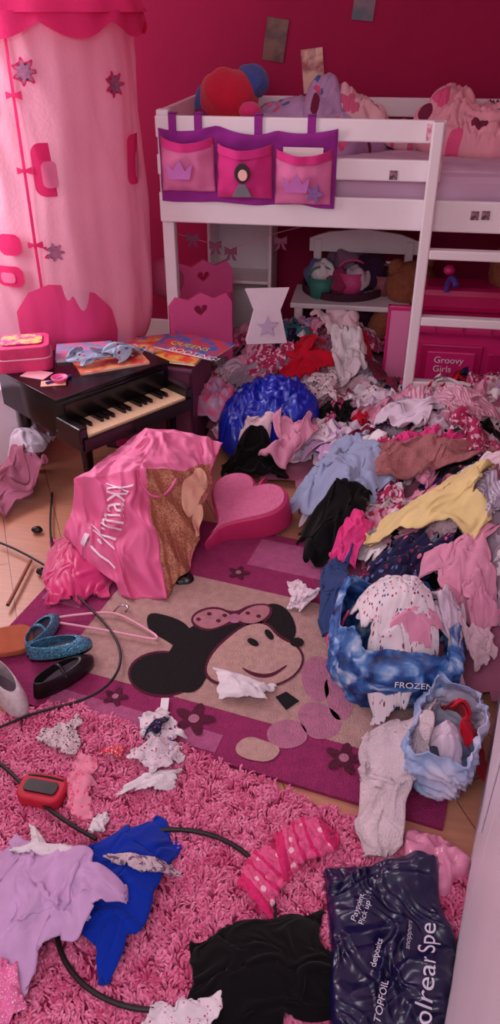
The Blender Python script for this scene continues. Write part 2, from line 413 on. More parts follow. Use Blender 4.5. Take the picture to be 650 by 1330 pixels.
# ================= ROOM
def room(s,t,z=0): return Vector((s*math.cos(PHI)+t*math.sin(PHI),-s*math.sin(PHI)+t*math.cos(PHI),z))
def rbx(name,a,b,m,bv=0):
    o=box(name,(0,0,0),[abs(q-p) for p,q in zip(a,b)],m,b=bv); c=[(p+q)/2 for p,q in zip(a,b)]
    o.location=room(*c); o.rotation_euler=(0,0,-PHI); return o
def wood():
    m,nt,b=nodes_mat('wood_laminate'); N=nt.nodes; L=nt.links
    tc=N.new('ShaderNodeTexCoord'); mp=N.new('ShaderNodeMapping'); mp.inputs['Rotation'].default_value=(0,0,rad(62))
    L.new(tc.outputs['Object'],mp.inputs['Vector'])
    br=N.new('ShaderNodeTexBrick'); br.inputs['Scale'].default_value=1; br.inputs['Brick Width'].default_value=1.3; br.inputs['Row Height'].default_value=.19
    br.inputs['Mortar Size'].default_value=.0015; br.inputs['Color1'].default_value=lin((222,156,126))+(1,); br.inputs['Color2'].default_value=lin((210,142,114))+(1,); br.inputs['Mortar'].default_value=lin((130,75,62))+(1,)
    L.new(mp.outputs[0],br.inputs['Vector'])
    n=N.new('ShaderNodeTexNoise'); n.inputs['Scale'].default_value=6; n.inputs['Detail'].default_value=6
    m2=N.new('ShaderNodeMapping'); m2.inputs['Rotation'].default_value=(0,0,rad(62)); m2.inputs['Scale'].default_value=(1,14,1); L.new(tc.outputs['Object'],m2.inputs['Vector']); L.new(m2.outputs[0],n.inputs['Vector'])
    mx=N.new('ShaderNodeMix'); mx.data_type='RGBA'; mx.blend_type='MULTIPLY'; mx.inputs['Factor'].default_value=.35
    L.new(br.outputs['Color'],mx.inputs['A']); L.new(n.outputs['Fac'],mx.inputs['B'])
    L.new(mx.outputs['Result'],b.inputs['Base Color']); b.inputs['Roughness'].default_value=.35
    return m
rbx('floor',(-2.0,-.9,-.06),(1.3,4.25,0),wood())
rbx('wall_back',(-2.05,4.19,0),(1.3,4.29,2.45),magwall)
WL=-1.98
w=empty('wall_left',(0,0,0),-PHI)
bx('below_window',(WL-.1,-.9,0),(WL,4.19,.9),pinkwall,w,0); bx('above_window',(WL-.1,-.9,2.1),(WL,4.19,2.45),pinkwall,w,0)
bx('beside_window_far',(WL-.1,3.5,.9),(WL,4.19,2.1),magwall,w,0); bx('beside_window_near',(WL-.1,-.9,.9),(WL,2.1,2.1),pinkwall,w,0)
wi=empty('window_1',(0,0,0),-PHI)
for nm,a,b in(('sill',(WL-.1,2.08,.87),(WL+.06,3.52,.9)),('head',(WL-.08,2.1,2.06),(WL-.02,3.5,2.1)),('jamb_near',(WL-.08,2.1,.9),(WL-.02,2.15,2.06)),('jamb_far',(WL-.08,3.45,.9),(WL-.02,3.5,2.06)),('mullion',(WL-.08,2.78,.9),(WL-.02,2.82,2.06))):
    bx(nm,a,b,white_gloss,wi,.003)
rbx('wall_right',(1.2,.9,0),(1.3,4.19,2.45),magwall)
rbx('ceiling',(-2.05,-.9,2.45),(1.3,4.29,2.5),mat('ceiling_white',(235,228,232),.9,noise=.03))
rbx('baseboard_back',(-1.98,4.165,0),(1.2,4.19,.12),white_gloss,.004)
rbx('baseboard_left',(-1.98,-.9,0),(-1.955,4.16,.12),white_gloss,.004)
door_w=mat('door_white',(222,208,220),.4,noise=.05,bump=.03,bscale=30)
def slab(name,x0,y0,x1,y1,z0,z1,th,m,parent=None):
    d=Vector((x1-x0,y1-y0,0)).normalized(); nrm=Vector((d.y,-d.x,0))*th
    c=[(x0,y0),(x1,y1),(x1+nrm.x,y1+nrm.y),(x0+nrm.x,y0+nrm.y)]
    V=[(a,b,z0) for a,b in c]+[(a,b,z1) for a,b in c]
    return bev(mobj(name,V,[(0,1,2,3),(7,6,5,4),(0,4,5,1),(1,5,6,2),(2,6,7,3),(3,7,4,0)],m,smooth=False,parent=parent),.003)
DL=lambda Y:.343+.396*(Y-.64)
D=empty('door_1'); slab('leaf',DL(.80),.80,DL(1.62),1.62,0,2.0,.04,door_w,D)
slab('panel_lower',DL(.92)-.006,.92+.002,DL(1.50)-.006,1.502,.25,.85,.006,door_w,D); slab('panel_upper',DL(.92)-.006,.92+.002,DL(1.50)-.006,1.502,1.05,1.85,.006,door_w,D)
box('handle_lever',(DL(1.5)-.04,1.5,1.0),(.015,.12,.018),mat('chrome',(200,200,205),.2,1),D,.005); box('handle_plate',(DL(1.5)-.01,1.5,1.0),(.02,.04,.16),mat('chrome',(200,200,205),.2,1),D,.004)
slab('trim_1',DL(.28),.28,DL(.795),.795,0,2.1,.06,door_w)
def photo_mat(name,a,b,sc):
    return mat(name,a,.35,c2=b,nscale=sc)
for i,(u,v,ww,hh,r,ca,cb) in enumerate(((358,52,28,48,8,(120,70,60),(80,25,35)),(407,92,28,50,-7,(235,190,170),(170,80,90)),(473,10,28,28,5,(60,50,80),(120,60,90)))):
    d=_ray(u,v); tt=4.185/(d.x*math.sin(PHI)+d.y*math.cos(PHI)); p=Vector((d.x*tt,d.y*tt,HC+d.z*tt))
    o=empty('wall_photo' ,p,rot=(0,rad(r),-PHI))
    box('print',(0,0,0),(ww*tt/1000,.003,hh*tt/1000),photo_mat('photo_print_%d'%i,ca,cb,13),o,0)
# ================= BUNK BED (room frame)
S0,S1,T0,T1=-.87,1.10,3.19,4.13
B=empty('bunk_bed',(0,0,0),-PHI)
pw=.05
for nm,s,t in(('post_front_left',S0,T0),('post_back_left',S0,T1-pw),('post_back_right',S1-pw,T1-pw),('post_front_right',S1-pw,T0)):
    bx(nm,(s,t,0),(s+pw,t+pw,1.29),white_gloss,B,.006)
bx('side_panel_front',(S0+.0,T0-.022,.885),(S1,T0,1.0),white_gloss,B,.006)
bx('side_panel_back',(S0,T1,.885),(S1,T1+.02,1.0),white_gloss,B,.006)
bx('guard_rail_top',(S0,T0-.022,1.195),(.22,T0,1.272),white_gloss,B,.006)
bx('guard_rail_mid',(S0,T0-.022,1.062),(.22,T0,1.138),white_gloss,B,.006)
bx('back_rail_top',(S0,T1-.07,1.19),(S1,T1-.05,1.27),white_gloss,B,.006)
bx('back_rail_mid',(S0,T1-.07,1.06),(S1,T1-.05,1.13),white_gloss,B,.006)
for i,z in enumerate((.3,.9,1.06,1.2)):
    bx('end_rail_left_%d'%i,(S0+.01,T0+.05,z),(S0+.03,T1-.05,z+.09),white_gloss,B,.005)
    bx('end_rail_right_%d'%i,(S1-.03,T0+.05,z),(S1-.01,T1-.05,z+.09),white_gloss,B,.005)
for i in range(10):
    s=S0+.1+i*.195; bx('slat_%d'%i,(s,T0,.90),(s+.08,T1,.92),white_gloss,B,.002)
bx('ladder_rail_left',(.168,T0-.075,0),(.21,T0-.024,1.272),white_gloss,B,.006)
bx('ladder_rail_right',(.585,T0-.075,0),(.63,T0-.024,1.272),white_gloss,B,.006)
for i,z in enumerate((.265,.545,.81)):
    bx('ladder_rung_%d'%(i+1),(.21,T0-.075,z-.018),(.585,T0-.03,z+.018),white_gloss,B,.005)
dk=mat('sticker_dark',(70,60,50),.4,c2=(180,120,150),nscale=60)
for i,(s,z) in enumerate(((.03,1.085),(.35,.95),(.39,.952))):
    bx('sticker_%d'%i,(s,T0-.025,z-.016),(s+.03,T0-.022,z+.016),dk,B,0)
bx('sticker_rail',(.15,T0-.026,1.205),(.2,T0-.022,1.26),mat('sticker_pink',(235,190,205),.4,c2=(200,120,150),nscale=60),B,0)
M=bx('mattress',(S0+.06,T0+.03,.925),(S1-.06,T1-.08,1.085),fabric('sheet_lilac',(218,180,208)),None,.03); M.rotation_euler=(0,0,-PHI)
M.location=room(*M.location)
GB=HG(S0,T0,S1,T1,z=1.08)
bedf1=F_('duvet_pink_floral',(246,170,186),'floral',(252,222,228),9,thr=.33)
bedf2=F_('duvet_lilac_print',(202,168,212),'floral',(238,120,170),16,thr=.33)
def bedcloth(name,s,t,a,b,rot,th,fold,m,seed,square=False,**k):
    V,F,uv=cloth(GB,s,t,a,b,rot=rad(rot),th=th,fold=fold,seed=seed,soft=True,square=square,**k)
    V[:,0]=np.clip(V[:,0],S0+.055,S1-.055); V[:,1]=np.clip(V[:,1],T0+.012,T1-.075); o=mobj(name,V,F,m,uv=uv); o.rotation_euler=(0,0,-PHI); return solid(o)
bedcloth('bed_sheet',.1,3.64,.90,.38,0,.01,.012,fabric('sheet_lilac',(218,180,208)),3,True,lobe=.01,L=(.09,.3),n=110)
bedcloth('pillow',-.40,3.86,.26,.18,-8,.15,.035,bedf2,6,lobe=.04,L=(.08,.25),n=90)
bedcloth('pillow',-.62,3.5,.17,.2,15,.10,.03,F_('blanket_cream',(245,208,198)),8,lobe=.03,L=(.12,.3),n=60)
bedcloth('lilac_quilt',-.18,3.74,.18,.20,20,.07,.06,bedf2,13,lobe=.08,L=(.045,.16),n=100)
bedcloth('peach_quilt',.06,3.84,.28,.18,0,.06,.05,F_('quilt_peach',(240,190,198),'patch',(215,100,140),14),14,lobe=.08,L=(.05,.16),n=110)
bedcloth('duvet',.45,3.78,.32,.28,0,.12,.075,bedf1,21,lobe=.06,L=(.05,.2),n=120)
bedcloth('duvet',.82,3.60,.27,.42,10,.11,.08,bedf1,25,lobe=.05,L=(.055,.22),n=130)
Tm=empty('plush_toy',room(-.70,3.80,1.25),-PHI)
pr=mat('plush_red',(222,25,66),.95,noise=.15,bump=.6,bscale=150,sheen=.3); pb=mat('plush_blue',(70,90,165),.95,noise=.15,bump=.6,bscale=150,sheen=.3); pk=mat('plush_pink',(245,60,136),.95,noise=.15,bump=.6,bscale=150,sheen=.3); pv=mat('plush_purple',(140,40,106),.95,noise=.15,bump=.6,bscale=150)
blob('head',(0,0,.03),(.13,.11,.12),pr,Tm,amp=.10); blob('cap',(.10,.04,.09),(.075,.08,.07),pb,Tm,seed=3,amp=.15); blob('snout',(.11,-.08,-.01),(.05,.045,.035),pk,Tm,seed=4)
blob('ear',(-.12,.0,.0),(.03,.06,.08),pb,Tm,seed=5); blob('side',(-.11,-.04,-.06),(.05,.05,.06),pv,Tm,seed=9); blob('arm',(.14,-.07,-.06),(.04,.05,.04),pk,Tm,seed=6); blob('body',(0,-.02,-.10),(.12,.10,.07),pk,Tm,seed=8)
O=empty('bed_pocket_organiser',(0,0,0),-PHI)
pur=fabric('org_purple',(158,50,152)); hotp=fabric('org_hot_pink',(226,60,142)); pnk=fabric('org_pink',(236,130,182))
def gridpatch(name,s0,s1,z0,z1,tf,m,n=22,parent=None,zf=None):
    a=np.linspace(0,1,n); A,C=np.meshgrid(a,a); A=A.ravel();C=C.ravel(); dz=zf(A,C) if zf else 0
    V=np.stack([s0+(s1-s0)*A,tf(A,C),z0+(z1-z0)*C+dz],1)
    o=mobj(name,V,gridF(n),m,uv=np.stack([V[:,0],V[:,2]],1),parent=parent); md=o.modifiers.new('s','SOLIDIFY'); md.thickness=.005; return o
gridpatch('backing',-.855,-.17,.965,1.235,lambda a,c:T0-.032-.014*noise2(a*7,c*4,2),pur,50,O,zf=lambda a,c:-.016*np.abs(np.sin(a*np.pi*3))*c+.01*noise2(a*4,c,4))
for i,(s0,s1,z0) in enumerate(((-.845,-.635,1.01),(-.625,-.41,.99),(-.40,-.185,.975))):
    g=lambda a,c:T0-.045-.055*np.sin(np.pi*np.clip(a,0,1))**.6*(.55+.45*c)*(1-(1-c)**6)-.012*noise2(a*4,c*3,i+5)
    gridpatch('pocket_%d'%(i+1),s0,s1,z0,z0+.19,g,pnk if i!=1 else hotp,26,O,zf=lambda a,c:-.018*np.sin(a*np.pi)*c)
    gridpatch('pocket_hem_%d'%(i+1),s0,s1,z0+.165,z0+.195,lambda a,c:T0-.049-.058*np.sin(np.pi*np.clip(a,0,1))**.6-.012*noise2(a*4,3,i+5),hotp,20,O,zf=lambda a,c:-.018*np.sin(a*np.pi))
    cx=(s0+s1)/2; cz=z0+.08; ft=T0-.045-.068
    if i==1:
        plate('girl_motif_hair',ell(0,0,.028,.033),[],.002,mat('motif_black',(40,20,30),.6,noise=.1),O,(cx,ft,cz+.02),(rad(90),0,0))
        plate('girl_motif_face',ell(0,0,.016,.018),[],.002,mat('motif_skin',(245,190,180),.6,noise=.1),O,(cx+.003,ft-.003,cz+.015),(rad(90),0,0))
        plate('girl_motif_dress',[(-.035,-.03),(.035,-.03),(.012,.01),(-.012,.01)],[],.002,mat('motif_green',(110,110,120),.6,noise=.1),O,(cx,ft-.001,cz-.03),(rad(90),0,0))
    else:
        cr=[(-.04,-.025),(.04,-.025),(.05,.025),(.022,0),(0,.038),(-.022,0),(-.05,.025)]
        plate('crown_motif',cr,[],.002,mat('motif_purple',(200,110,190),.6,noise=.2),O,(cx-.02,ft,cz),(rad(90),0,0))
    if i==2: plate('flower_motif',flowerp(0,0,.033),[],.003,mat('motif_purple2',(140,90,160),.5,noise=.3,nscale=80),O,(cx+.05,ft+.002,cz-.03),(rad(90),0,0))
bx('card_in_pocket',(-.37,T0-.062,1.1),(-.22,T0-.058,1.178),mat('card_cream',(235,215,215),.6,noise=.1),O,0)
for i,s in enumerate((-.80,-.70,-.47,-.27)):
    bx('strap_%d'%i,(s-.015,T0-.03,1.1),(s+.015,T0-.024,1.283),pur,O,.002); bx('strap_top_%d'%i,(s-.015,T0-.03,1.275),(s+.015,T0+.01,1.283),pur,O,.002)
# ================= HANGING TENT
tc_=Vector((-.83,3.40)); TR=.395
tent_m=mat('tent_pink',(248,178,204),.85,noise=.10,nscale=5,bump=.15,bscale=80,transl=.22)
tent_h=mat('tent_hot_pink',(232,40,116),.85,noise=.08,nscale=5,bump=.1,bscale=80,transl=.12)
def tent_r(th,z):
    base=TR*(1+.012*np.sin(z*4))
    f=np.clip((z-.34)/.35,0,1); base=base*(.78+.22*np.sqrt(np.clip(1-(1-f)**2,0,1)))
    return base+.005*np.sin(th*11+1.5*np.sin(z*2.5))*(1+.6*np.cos(z*3))+.022*noise2(th*2.2,z*1.3,4)+.004*noise2(th*7,z*3,6)+.006*(1-np.minimum(1,3*np.abs(noise2(th*2.4+z*1.3,z*1.1,9))))
TE=empty('hanging_play_tent',(tc_.x,tc_.y,0))
nt_,nz=260,130
th=np.linspace(0,2*np.pi,nt_,endpoint=False)
def ring(Rr,Zr,A_,m,name):
    V=np.stack([Rr*np.cos(A_),Rr*np.sin(A_),Zr],-1).reshape(-1,3)
    return mobj(name,V,ringF(nt_,Rr.shape[0]),m,parent=TE)
TH,ZZ=np.meshgrid(th,np.linspace(.35,1.60,nz)); ring(tent_r(TH,ZZ),ZZ,TH,tent_m,'wall_fabric')
A_,C_=np.meshgrid(th,np.array([1,.6,.02])); ring(tent_r(A_,np.full_like(A_,.35))*C_,.34+.01*C_,A_,tent_h,'bottom_fabric')
A_,C_=np.meshgrid(th,np.linspace(0,1,40)); ring((TR+.03)*(1-C_)**1.05+.012+.008*np.sin(A_*14)*(1-C_),1.60+.72*C_,A_,tent_h,'roof_fabric')
A_,C_=np.meshgrid(th,np.linspace(0,1,8)); dep=.03+.05*np.abs(np.sin(A_*5)); ring(TR+.032+.012*C_+.004*np.sin(A_*20),1.605-dep*C_,A_,tent_h,'valance')
tube('hanging_cord',[(0,0,2.30),(0,0,2.38),(0,0,2.45)],.004,tent_h,TE)
def tent_patch(name,P,m,off=.005):
    """P: (arc metres from the front, height)"""
    bm=bmesh.new(); vs=[bm.verts.new((p[0],p[1],0)) for p in P]; bm.faces.new(vs); V,F=refine(bm,.010,7)
    t=FR+V[:,0]/TR; r=tent_r(t,V[:,1])+off
    return mobj(name,np.stack([r*np.cos(t),r*np.sin(t),V[:,1]],1),F,m,parent=TE)
FR=math.atan2(-3.4,.83)
tent_w=mat('tent_window_pink',(248,130,178),.8,noise=.06,transl=.2)
sil=mat('tent_silver_flower',(190,120,160),.35,metal=.5,noise=.4,nscale=90)
tent_patch('zip_strip',[(-.085,.40),(-.074,.40),(-.074,1.54),(-.085,1.54)],tent_h)
for i,z in enumerate((1.36,1.12,.86)):
    tent_patch('tie_bow_%d'%i,[(-.105,z-.012),(-.078,z-.004),(-.05,z-.014),(-.05,z+.014),(-.078,z+.004),(-.105,z+.012)],tent_h,.012)
tent_patch('window_frame_a',rrect(-.05,1.03,.06,1.21,.035),tent_h,.007); tent_patch('window_pane_a',rrect(-.02,1.06,.035,1.15,.02),tent_w,.011)
tent_patch('window_frame_b',rrect(-.29,1.28,-.15,1.44,.035),tent_h,.007); tent_patch('window_pane_b',rrect(-.26,1.30,-.19,1.37,.02),tent_w,.011)
tent_patch('window_frame_c',rrect(.34,1.03,.45,1.21,.03),tent_h,.007); tent_patch('window_pane_c',rrect(.38,1.05,.42,1.15,.02),tent_w,.011)
tent_patch('window_frame_d',rrect(-.22,.82,-.13,.90,.03),tent_h,.007); tent_patch('window_frame_e',rrect(-.25,.70,-.14,.78,.03),tent_h,.007); tent_patch('window_pane_e',rrect(-.23,.715,-.17,.755,.015),tent_w,.011)
arch=[(-.20,.42),(.22,.42),(.22,.48),(.19,.58),(.12,.66),(.03,.70),(-.05,.71),(-.13,.68),(-.19,.60)]
tent_patch('door_arch',arch,mat('tent_door',(236,70,138),.85,noise=.08,nscale=5,transl=.12),.012)
for i,(a,z) in enumerate(((-.03,1.43),(.30,1.38),(-.01,.83))):
    tent_patch('flower_%d'%i,flowerp(a,z,.046,7),tent_h,.010); tent_patch('flower_gems_%d'%i,flowerp(a,z,.036,7),sil,.014)
# ================= RUGS
def rugmat(name,c,n=.22):
    return mat(name,c,.98,noise=n,nscale=45,bump=.8,bscale=220)
rc=Vector((-.02,1.80)); e1=Vector((.94,-.342)).normalized(); e2=Vector((.342,.94)).normalized()
RG=empty('character_rug',(0,0,0))
def rp(a,b): return (rc.x+a*e1.x+b*e2.x, rc.y+a*e1.y+b*e2.y)
def flat(name,P,z,m,parent,th=.002):
    n=len(P); V=[(p[0],p[1],z) for p in P]+[(p[0],p[1],z-th) for p in P]
    area=sum(P[i][0]*P[(i+1)%n][1]-P[(i+1)%n][0]*P[i][1] for i in range(n))
    f=list(range(n)); 
    if area<0: f=f[::-1]
    F=[tuple(f),tuple([i+n for i in f][::-1])]+[((i+1)%n,i,i+n,(i+1)%n+n) if area>0 else (i,(i+1)%n,(i+1)%n+n,i+n) for i in range(n)]
    return mobj(name,V,F,m,smooth=False,parent=parent)
r_mag=rugmat('rug_magenta',(164,44,106)); r_bei=rugmat('rug_beige',(204,160,154)); r_pk=rugmat('rug_rose',(196,98,148)); r_blk=rugmat('rug_black',(16,8,14),.1); r_face=rugmat('rug_face',(212,168,160)); r_plum=rugmat('rug_plum',(96,22,56)); r_lp=rugmat('rug_light_pink',(200,124,156)); r_bow=rugmat('rug_bow',(200,132,146))
flat('backing',[rp(-.68,-.5),rp(.68,-.5),rp(.68,.5),rp(-.68,.5)],.012,r_mag,RG,.011)
flat('beige_field',[rp(-.45,-.34),rp(.56,-.34),rp(.56,.18),rp(-.45,.18)],.0135,r_bei,RG)
flat('pink_block_a',[rp(-.1,.30),rp(.5,.30),rp(.5,.46),rp(-.1,.46)],.0135,r_pk,RG)
flat('pink_block_b',[rp(-.66,-.1),rp(-.52,-.1),rp(-.52,.3),rp(-.66,.3)],.0135,r_pk,RG)
flat('pink_block_c',[rp(-.4,-.48),rp(.1,-.48),rp(.1,-.42),rp(-.4,-.42)],.0135,r_pk,RG)
def smoothp(P,k=2):
    for _ in range(k):
        Q=[]
        for i in range(len(P)):
            a,b=P[i],P[(i+1)%len(P)]; Q+= [(.75*a[0]+.25*b[0],.75*a[1]+.25*b[1]),(.25*a[0]+.75*b[0],.25*a[1]+.75*b[1])]
        P=Q
    return P
def fpx(name,P,m,l,sm=True):
    if sm and len(P)<24: P=smoothp(P)
    return flat(name,[tuple(loc(u,v,.0135+.0008*l))[:2] for u,v in P],.0135+.0008*l,m,RG,.001)
fpx('arm_left',[(392,862),(412,850),(430,858),(424,880),(430,905),(408,914),(392,890)],r_lp,1); fpx('arm_right',[(420,880),(450,872),(462,900),(458,930),(436,938),(424,912)],r_lp,1)
fpx('dress',[(384,920),(410,908),(446,930),(440,955),(412,962),(394,950)],r_lp,1)
fpx('hand',[(345,945),(372,932),(396,940),(402,962),(376,974),(350,968)],r_lp,1)
fpx('outline_ear',ell(212,875,46,30),r_plum,1); fpx('ear_left',ell(212,875,43,27),r_blk,2)
fpx('hair',[(212,862),(222,842),(236,822),(262,806),(296,792),(326,804),(298,836),(278,852),(272,874),(256,900),(228,898)],r_blk,3)
fpx('curl',[(190,794),(222,800),(246,812),(252,834),(236,846),(214,830),(192,820)],r_blk,2)
fpx('ear_right',[(332,798),(345,784),(364,784),(380,798),(387,824),(372,838),(350,830),(338,814)],r_blk,2)
fpx('face',[(264,872),(272,848),(292,828),(320,808),(348,806),(364,826),(388,836),(398,858),(382,882),(345,896),(300,894),(272,886)],r_plum,4)
fpx('face_fill',[(267,870),(276,849),(295,830),(320,811),(346,809),(362,829),(386,839),(395,858),(380,880),(345,893),(302,891),(275,883)],r_face,5)
fpx('bow_outline',[(246,810),(252,794),(280,786),(304,796),(326,784),(354,784),(354,802),(332,814),(304,808),(270,822)],r_plum,4)
fpx('bow_left',[(249,808),(255,796),(280,789),(303,799),(299,808),(271,819)],r_bow,6); fpx('bow_right',[(308,800),(328,786),(351,786),(350,800),(330,811),(311,807)],r_bow,6)
fpx('bow_knot',ell(305,803,8,6),r_lp,7)
for i,(a,b_) in enumerate(((258,804),(272,797),(284,806),(322,796),(336,800),(292,799))): fpx('polka_%d'%i,ell(a,b_,3,2),r_plum,8)
for nm,(a,b_),ro in(('left',(328,833),.5),('right',(349,823),.9)):
    fpx('eye_white_'+nm,ell(a,b_,12,6.5,rot=ro),r_bei,6); fpx('eye_'+nm,ell(a+1,b_+1,8,4.2,rot=ro),r_blk,7)
fpx('nose',ell(386,834,9,6),r_blk,6)
fpx('smile',[(310,864),(330,874),(352,876),(374,862),(372,867),(352,881),(328,879)],r_plum,6)
fpx('glove',[(305,968),(322,955),(345,962),(368,972),(352,990),(325,987),(308,980)],r_face,3)
fpx('shoe',[(358,905),(372,898),(389,910),(372,922)],r_blk,4,False)
for i,(u,v,r) in enumerate(((252,934,27),(310,744,14),(447,985,25),(150,905,16))):
    p=loc(u,v,.015); w_=r*(p.y*.84+.87)/1000*1.05
    flat('flower_%d'%i,flowerp(p.x,p.y,w_),.0165,r_plum,RG,.001); flat('flower_eye_%d'%i,ell(p.x,p.y,w_*.25,w_*.25),.018,r_lp,RG,.001)
inr=np.abs((GF.X-rc.x)*e1.x+(GF.Y-rc.y)*e1.y)<.68; inr&=np.abs((GF.X-rc.x)*e2.x+(GF.Y-rc.y)*e2.y)<.5
GF.h[inr]=.016
SP=[(-.98,1.05),(-.80,1.33),(-.67,1.42),(-.52,1.478),(-.44,1.455),(.30,1.085),(.50,.99),(.42,.84),(.33,.62),(.21,.33),(-.98,.33)]
def shagmat():
    m,nt,b=nodes_mat('shag_pink'); N=nt.nodes; L=nt.links
    a=N.new('ShaderNodeAttribute'); a.attribute_name='shade'; r=N.new('ShaderNodeValToRGB')
    r.color_ramp.elements[0].color=lin((202,54,114))+(1,); r.color_ramp.elements[1].color=lin((246,138,180))+(1,)
    L.new(a.outputs['Fac'],r.inputs['Fac']); L.new(r.outputs['Color'],b.inputs['Base Color']); b.inputs['Roughness'].default_value=.8; b.inputs['Sheen Weight'].default_value=.3
    return m
N_=86000; X=rng.uniform(-.98,.51,N_); Y=rng.uniform(.33,1.5,N_); k=inpoly(X,Y,SP); X=X[k];Y=Y[k]; n=len(X)
an=noise2(X/.035,Y/.035,3)*5+noise2(X/.2,Y/.2,4)*4+rng.normal(0,.5,n); ln=rng.uniform(.012,.025,n)
dx=np.cos(an)*ln; dy=np.sin(an)*ln; wv=rng.uniform(.0014,.0026,n); px=-np.sin(an)*wv; py=np.cos(an)*wv
z0=.016; hh=rng.uniform(.009,.020,n)
def pt(f,z,wf): return np.stack([X+dx*f-px*wf,Y+dy*f-py*wf,z],1),np.stack([X+dx*f+px*wf,Y+dy*f+py*wf,z],1)
rows=[]
for f,z,wf in((0,np.full(n,z0),.8),(.35,z0+hh,1),(.75,z0+hh*.95,1),(1,z0+hh*.45,.5)): rows+=list(pt(f,z,wf))
V=np.stack(rows,1).reshape(-1,3); b_=np.arange(n)*8
F=np.concatenate([np.stack([b_+2*i,b_+2*i+1,b_+2*i+3,b_+2*i+2],1) for i in range(3)])
sh=np.repeat(np.clip(rng.normal(.5,.2,n)+.5*noise2(X/.05,Y/.05,9),0,1),8)
SR=empty('shag_rug'); mobj('pile',V,F,shagmat(),parent=SR,attr=sh)
flat('base',SP,.018,mat('shag_base',(180,45,96),.95,noise=.3,nscale=60),SR,.004)
GF.h[inpoly(GF.X,GF.Y,SP)]=.030
# ================= TOY PIANO
PI=empty('toy_grand_piano',(-.61,2.77,0),rad(45))
ol=[(-.25,-.15),(.25,-.15),(.25,.0)]+[(.25-.30*(1-math.cos(t)),.0+.25*math.sin(t)) for t in [rad(k) for k in range(10,91,10)]]+[(-.25,.25)]
plate('case',ol,[],.13,blk,PI,(0,0,.375),b=.003)
plate('lid',[(x*1.03,y*1.03) for x,y in ol],[],.010,blk,PI,(0,0,.452),b=.002)
bx('key_bed',(-.26,-.29,.30),(.26,-.13,.335),blk,PI,.004)
for s in(-1,1): box('cheek_%d'%(s+1),(s*.245,-.215,.36),(.035,.15,.06),blk,PI,.006)
bx('fallboard',(-.228,-.158,.335),(.228,-.15,.43),blk,PI,.002); bx('key_slip',(-.25,-.30,.30),(.25,-.288,.35),blk,PI,.003)
km=mat('piano_key_ivory',(236,200,165),.35,noise=.05); nk=18; kw=.452/nk
for i in range(nk):
    bx('white_key_%d'%i,(-.226+i*kw+.0008,-.286,.337),(-.226+(i+1)*kw-.0008,-.160,.357),km,PI,.0015)
    if i%7 in(0,1,3,4,5) and i<nk-1: bx('black_key_%d'%i,(-.226+(i+1)*kw-.006,-.235,.355),(-.226+(i+1)*kw+.006,-.160,.371),blk,PI,.0015)
for i,(x,y) in enumerate(((-.20,-.22),(.20,-.22),(-.20,.2))):
    lathe('leg_%d'%i,[(.014,0),(.018,.01),(.018,.03),(.014,.04),(.022,.26),(.026,.31)],blk,(x,y,0),PI,n=20)
c45=math.cos(rad(45))
lx=(GF.X+.61)*c45+(GF.Y-2.77)*c45; ly=-(GF.X+.61)*c45+(GF.Y-2.77)*c45
GF.h[(np.abs(lx)<.25)&(ly>-.15)&(ly<.25)]=.474
def book(name,c,w,d,h,rz,ca,cb,sc=18):
    e=empty(name,c,rot=(0,0,rad(rz)))
    cm=mat('cover_%s_%d_%d'%(name[:6],ca[0],ca[1]),ca,.3,c2=cb,nscale=sc,coat=.3)
    pg=mat('paper_pages',(235,225,225),.8,noise=.06,nscale=40)
    box('pages',(0,0,h/2),(w-.006,d-.006,h*.75),pg,e,0)
    box('cover_back',(0,0,h*.06),(w,d,h*.12),cm,e,.001); box('cover_front',(0,0,h*.94),(w,d,h*.12),cm,e,.001); box('spine',(-w/2,0,h/2),(h*.12,d,h),cm,e,.001)
    return e
CR=empty('storage_crate',(-.40,3.10,0),rad(-12))
cw=mat('crate_maroon',(120,60,90),.6,noise=.15)
for nm,a,b in(('bottom',(-.2,-.16,0),(.2,.16,.02)),('front',(-.2,-.16,0),(.2,-.145,.38)),('back',(-.2,.145,0),(.2,.16,.38)),('left',(-.2,-.16,0),(-.185,.16,.38)),('right',(.185,-.16,0),(.2,.16,.38)),('lid',(-.205,-.165,.38),(.205,.165,.395))): bx(nm,a,b,cw,CR,.003)
GF.h[(np.abs(GF.X+.40)<.2)&(np.abs(GF.Y-3.10)<.17)]=.44
bks=empty('book_stack',(0,0,0))
for a in((( -.43,3.14,.397),.30,.22,.012,20,(60,130,200),(245,120,150),18),((-.33,3.05,.411),.30,.22,.012,-18,(230,60,50),(250,205,80),14),((-.24,3.08,.425),.30,.19,.01,-30,(40,110,190),(220,70,70),16),((-.50,3.02,.425),.20,.15,.01,35,(250,190,90),(220,60,120),22)):
    bb=book('book',*a); bb.parent=bks
for txt,x,y,r,zz,c in(('QUEENS',-.34,3.09,-30,.4365,(250,225,70)),('ROOTING!',-.34,3.02,-32,.4365,(250,240,240)),('FUN',-.54,3.0,35,.4365,(250,245,240))):
    tv,tf=text_arr(txt,.05); o=mobj('title_'+txt.lower().strip('!'),tv,tf,mat('title_%d'%c[1],c,.5,noise=.03),smooth=False,parent=bks); o.location=(x,y,zz); o.rotation_euler=(0,0,rad(r))
book('activity_book',(-.55,2.84,.459),.27,.20,.008,25,(215,60,60),(245,170,120),16)
book('activity_book',(-.66,2.92,.459),.22,.17,.014,10,(120,170,220),(240,140,180),20)
box('note_paper',(-.80,2.70,.461),(.10,.07,.002),mat('note_pink',(250,170,190),.7,noise=.1),b=0,rot=(0,0,rad(-20)))
box('note_paper',(-.72,2.62,.461),(.09,.05,.002),mat('note_orange',(245,170,150),.7,noise=.1),b=0,rot=(0,0,rad(10)))
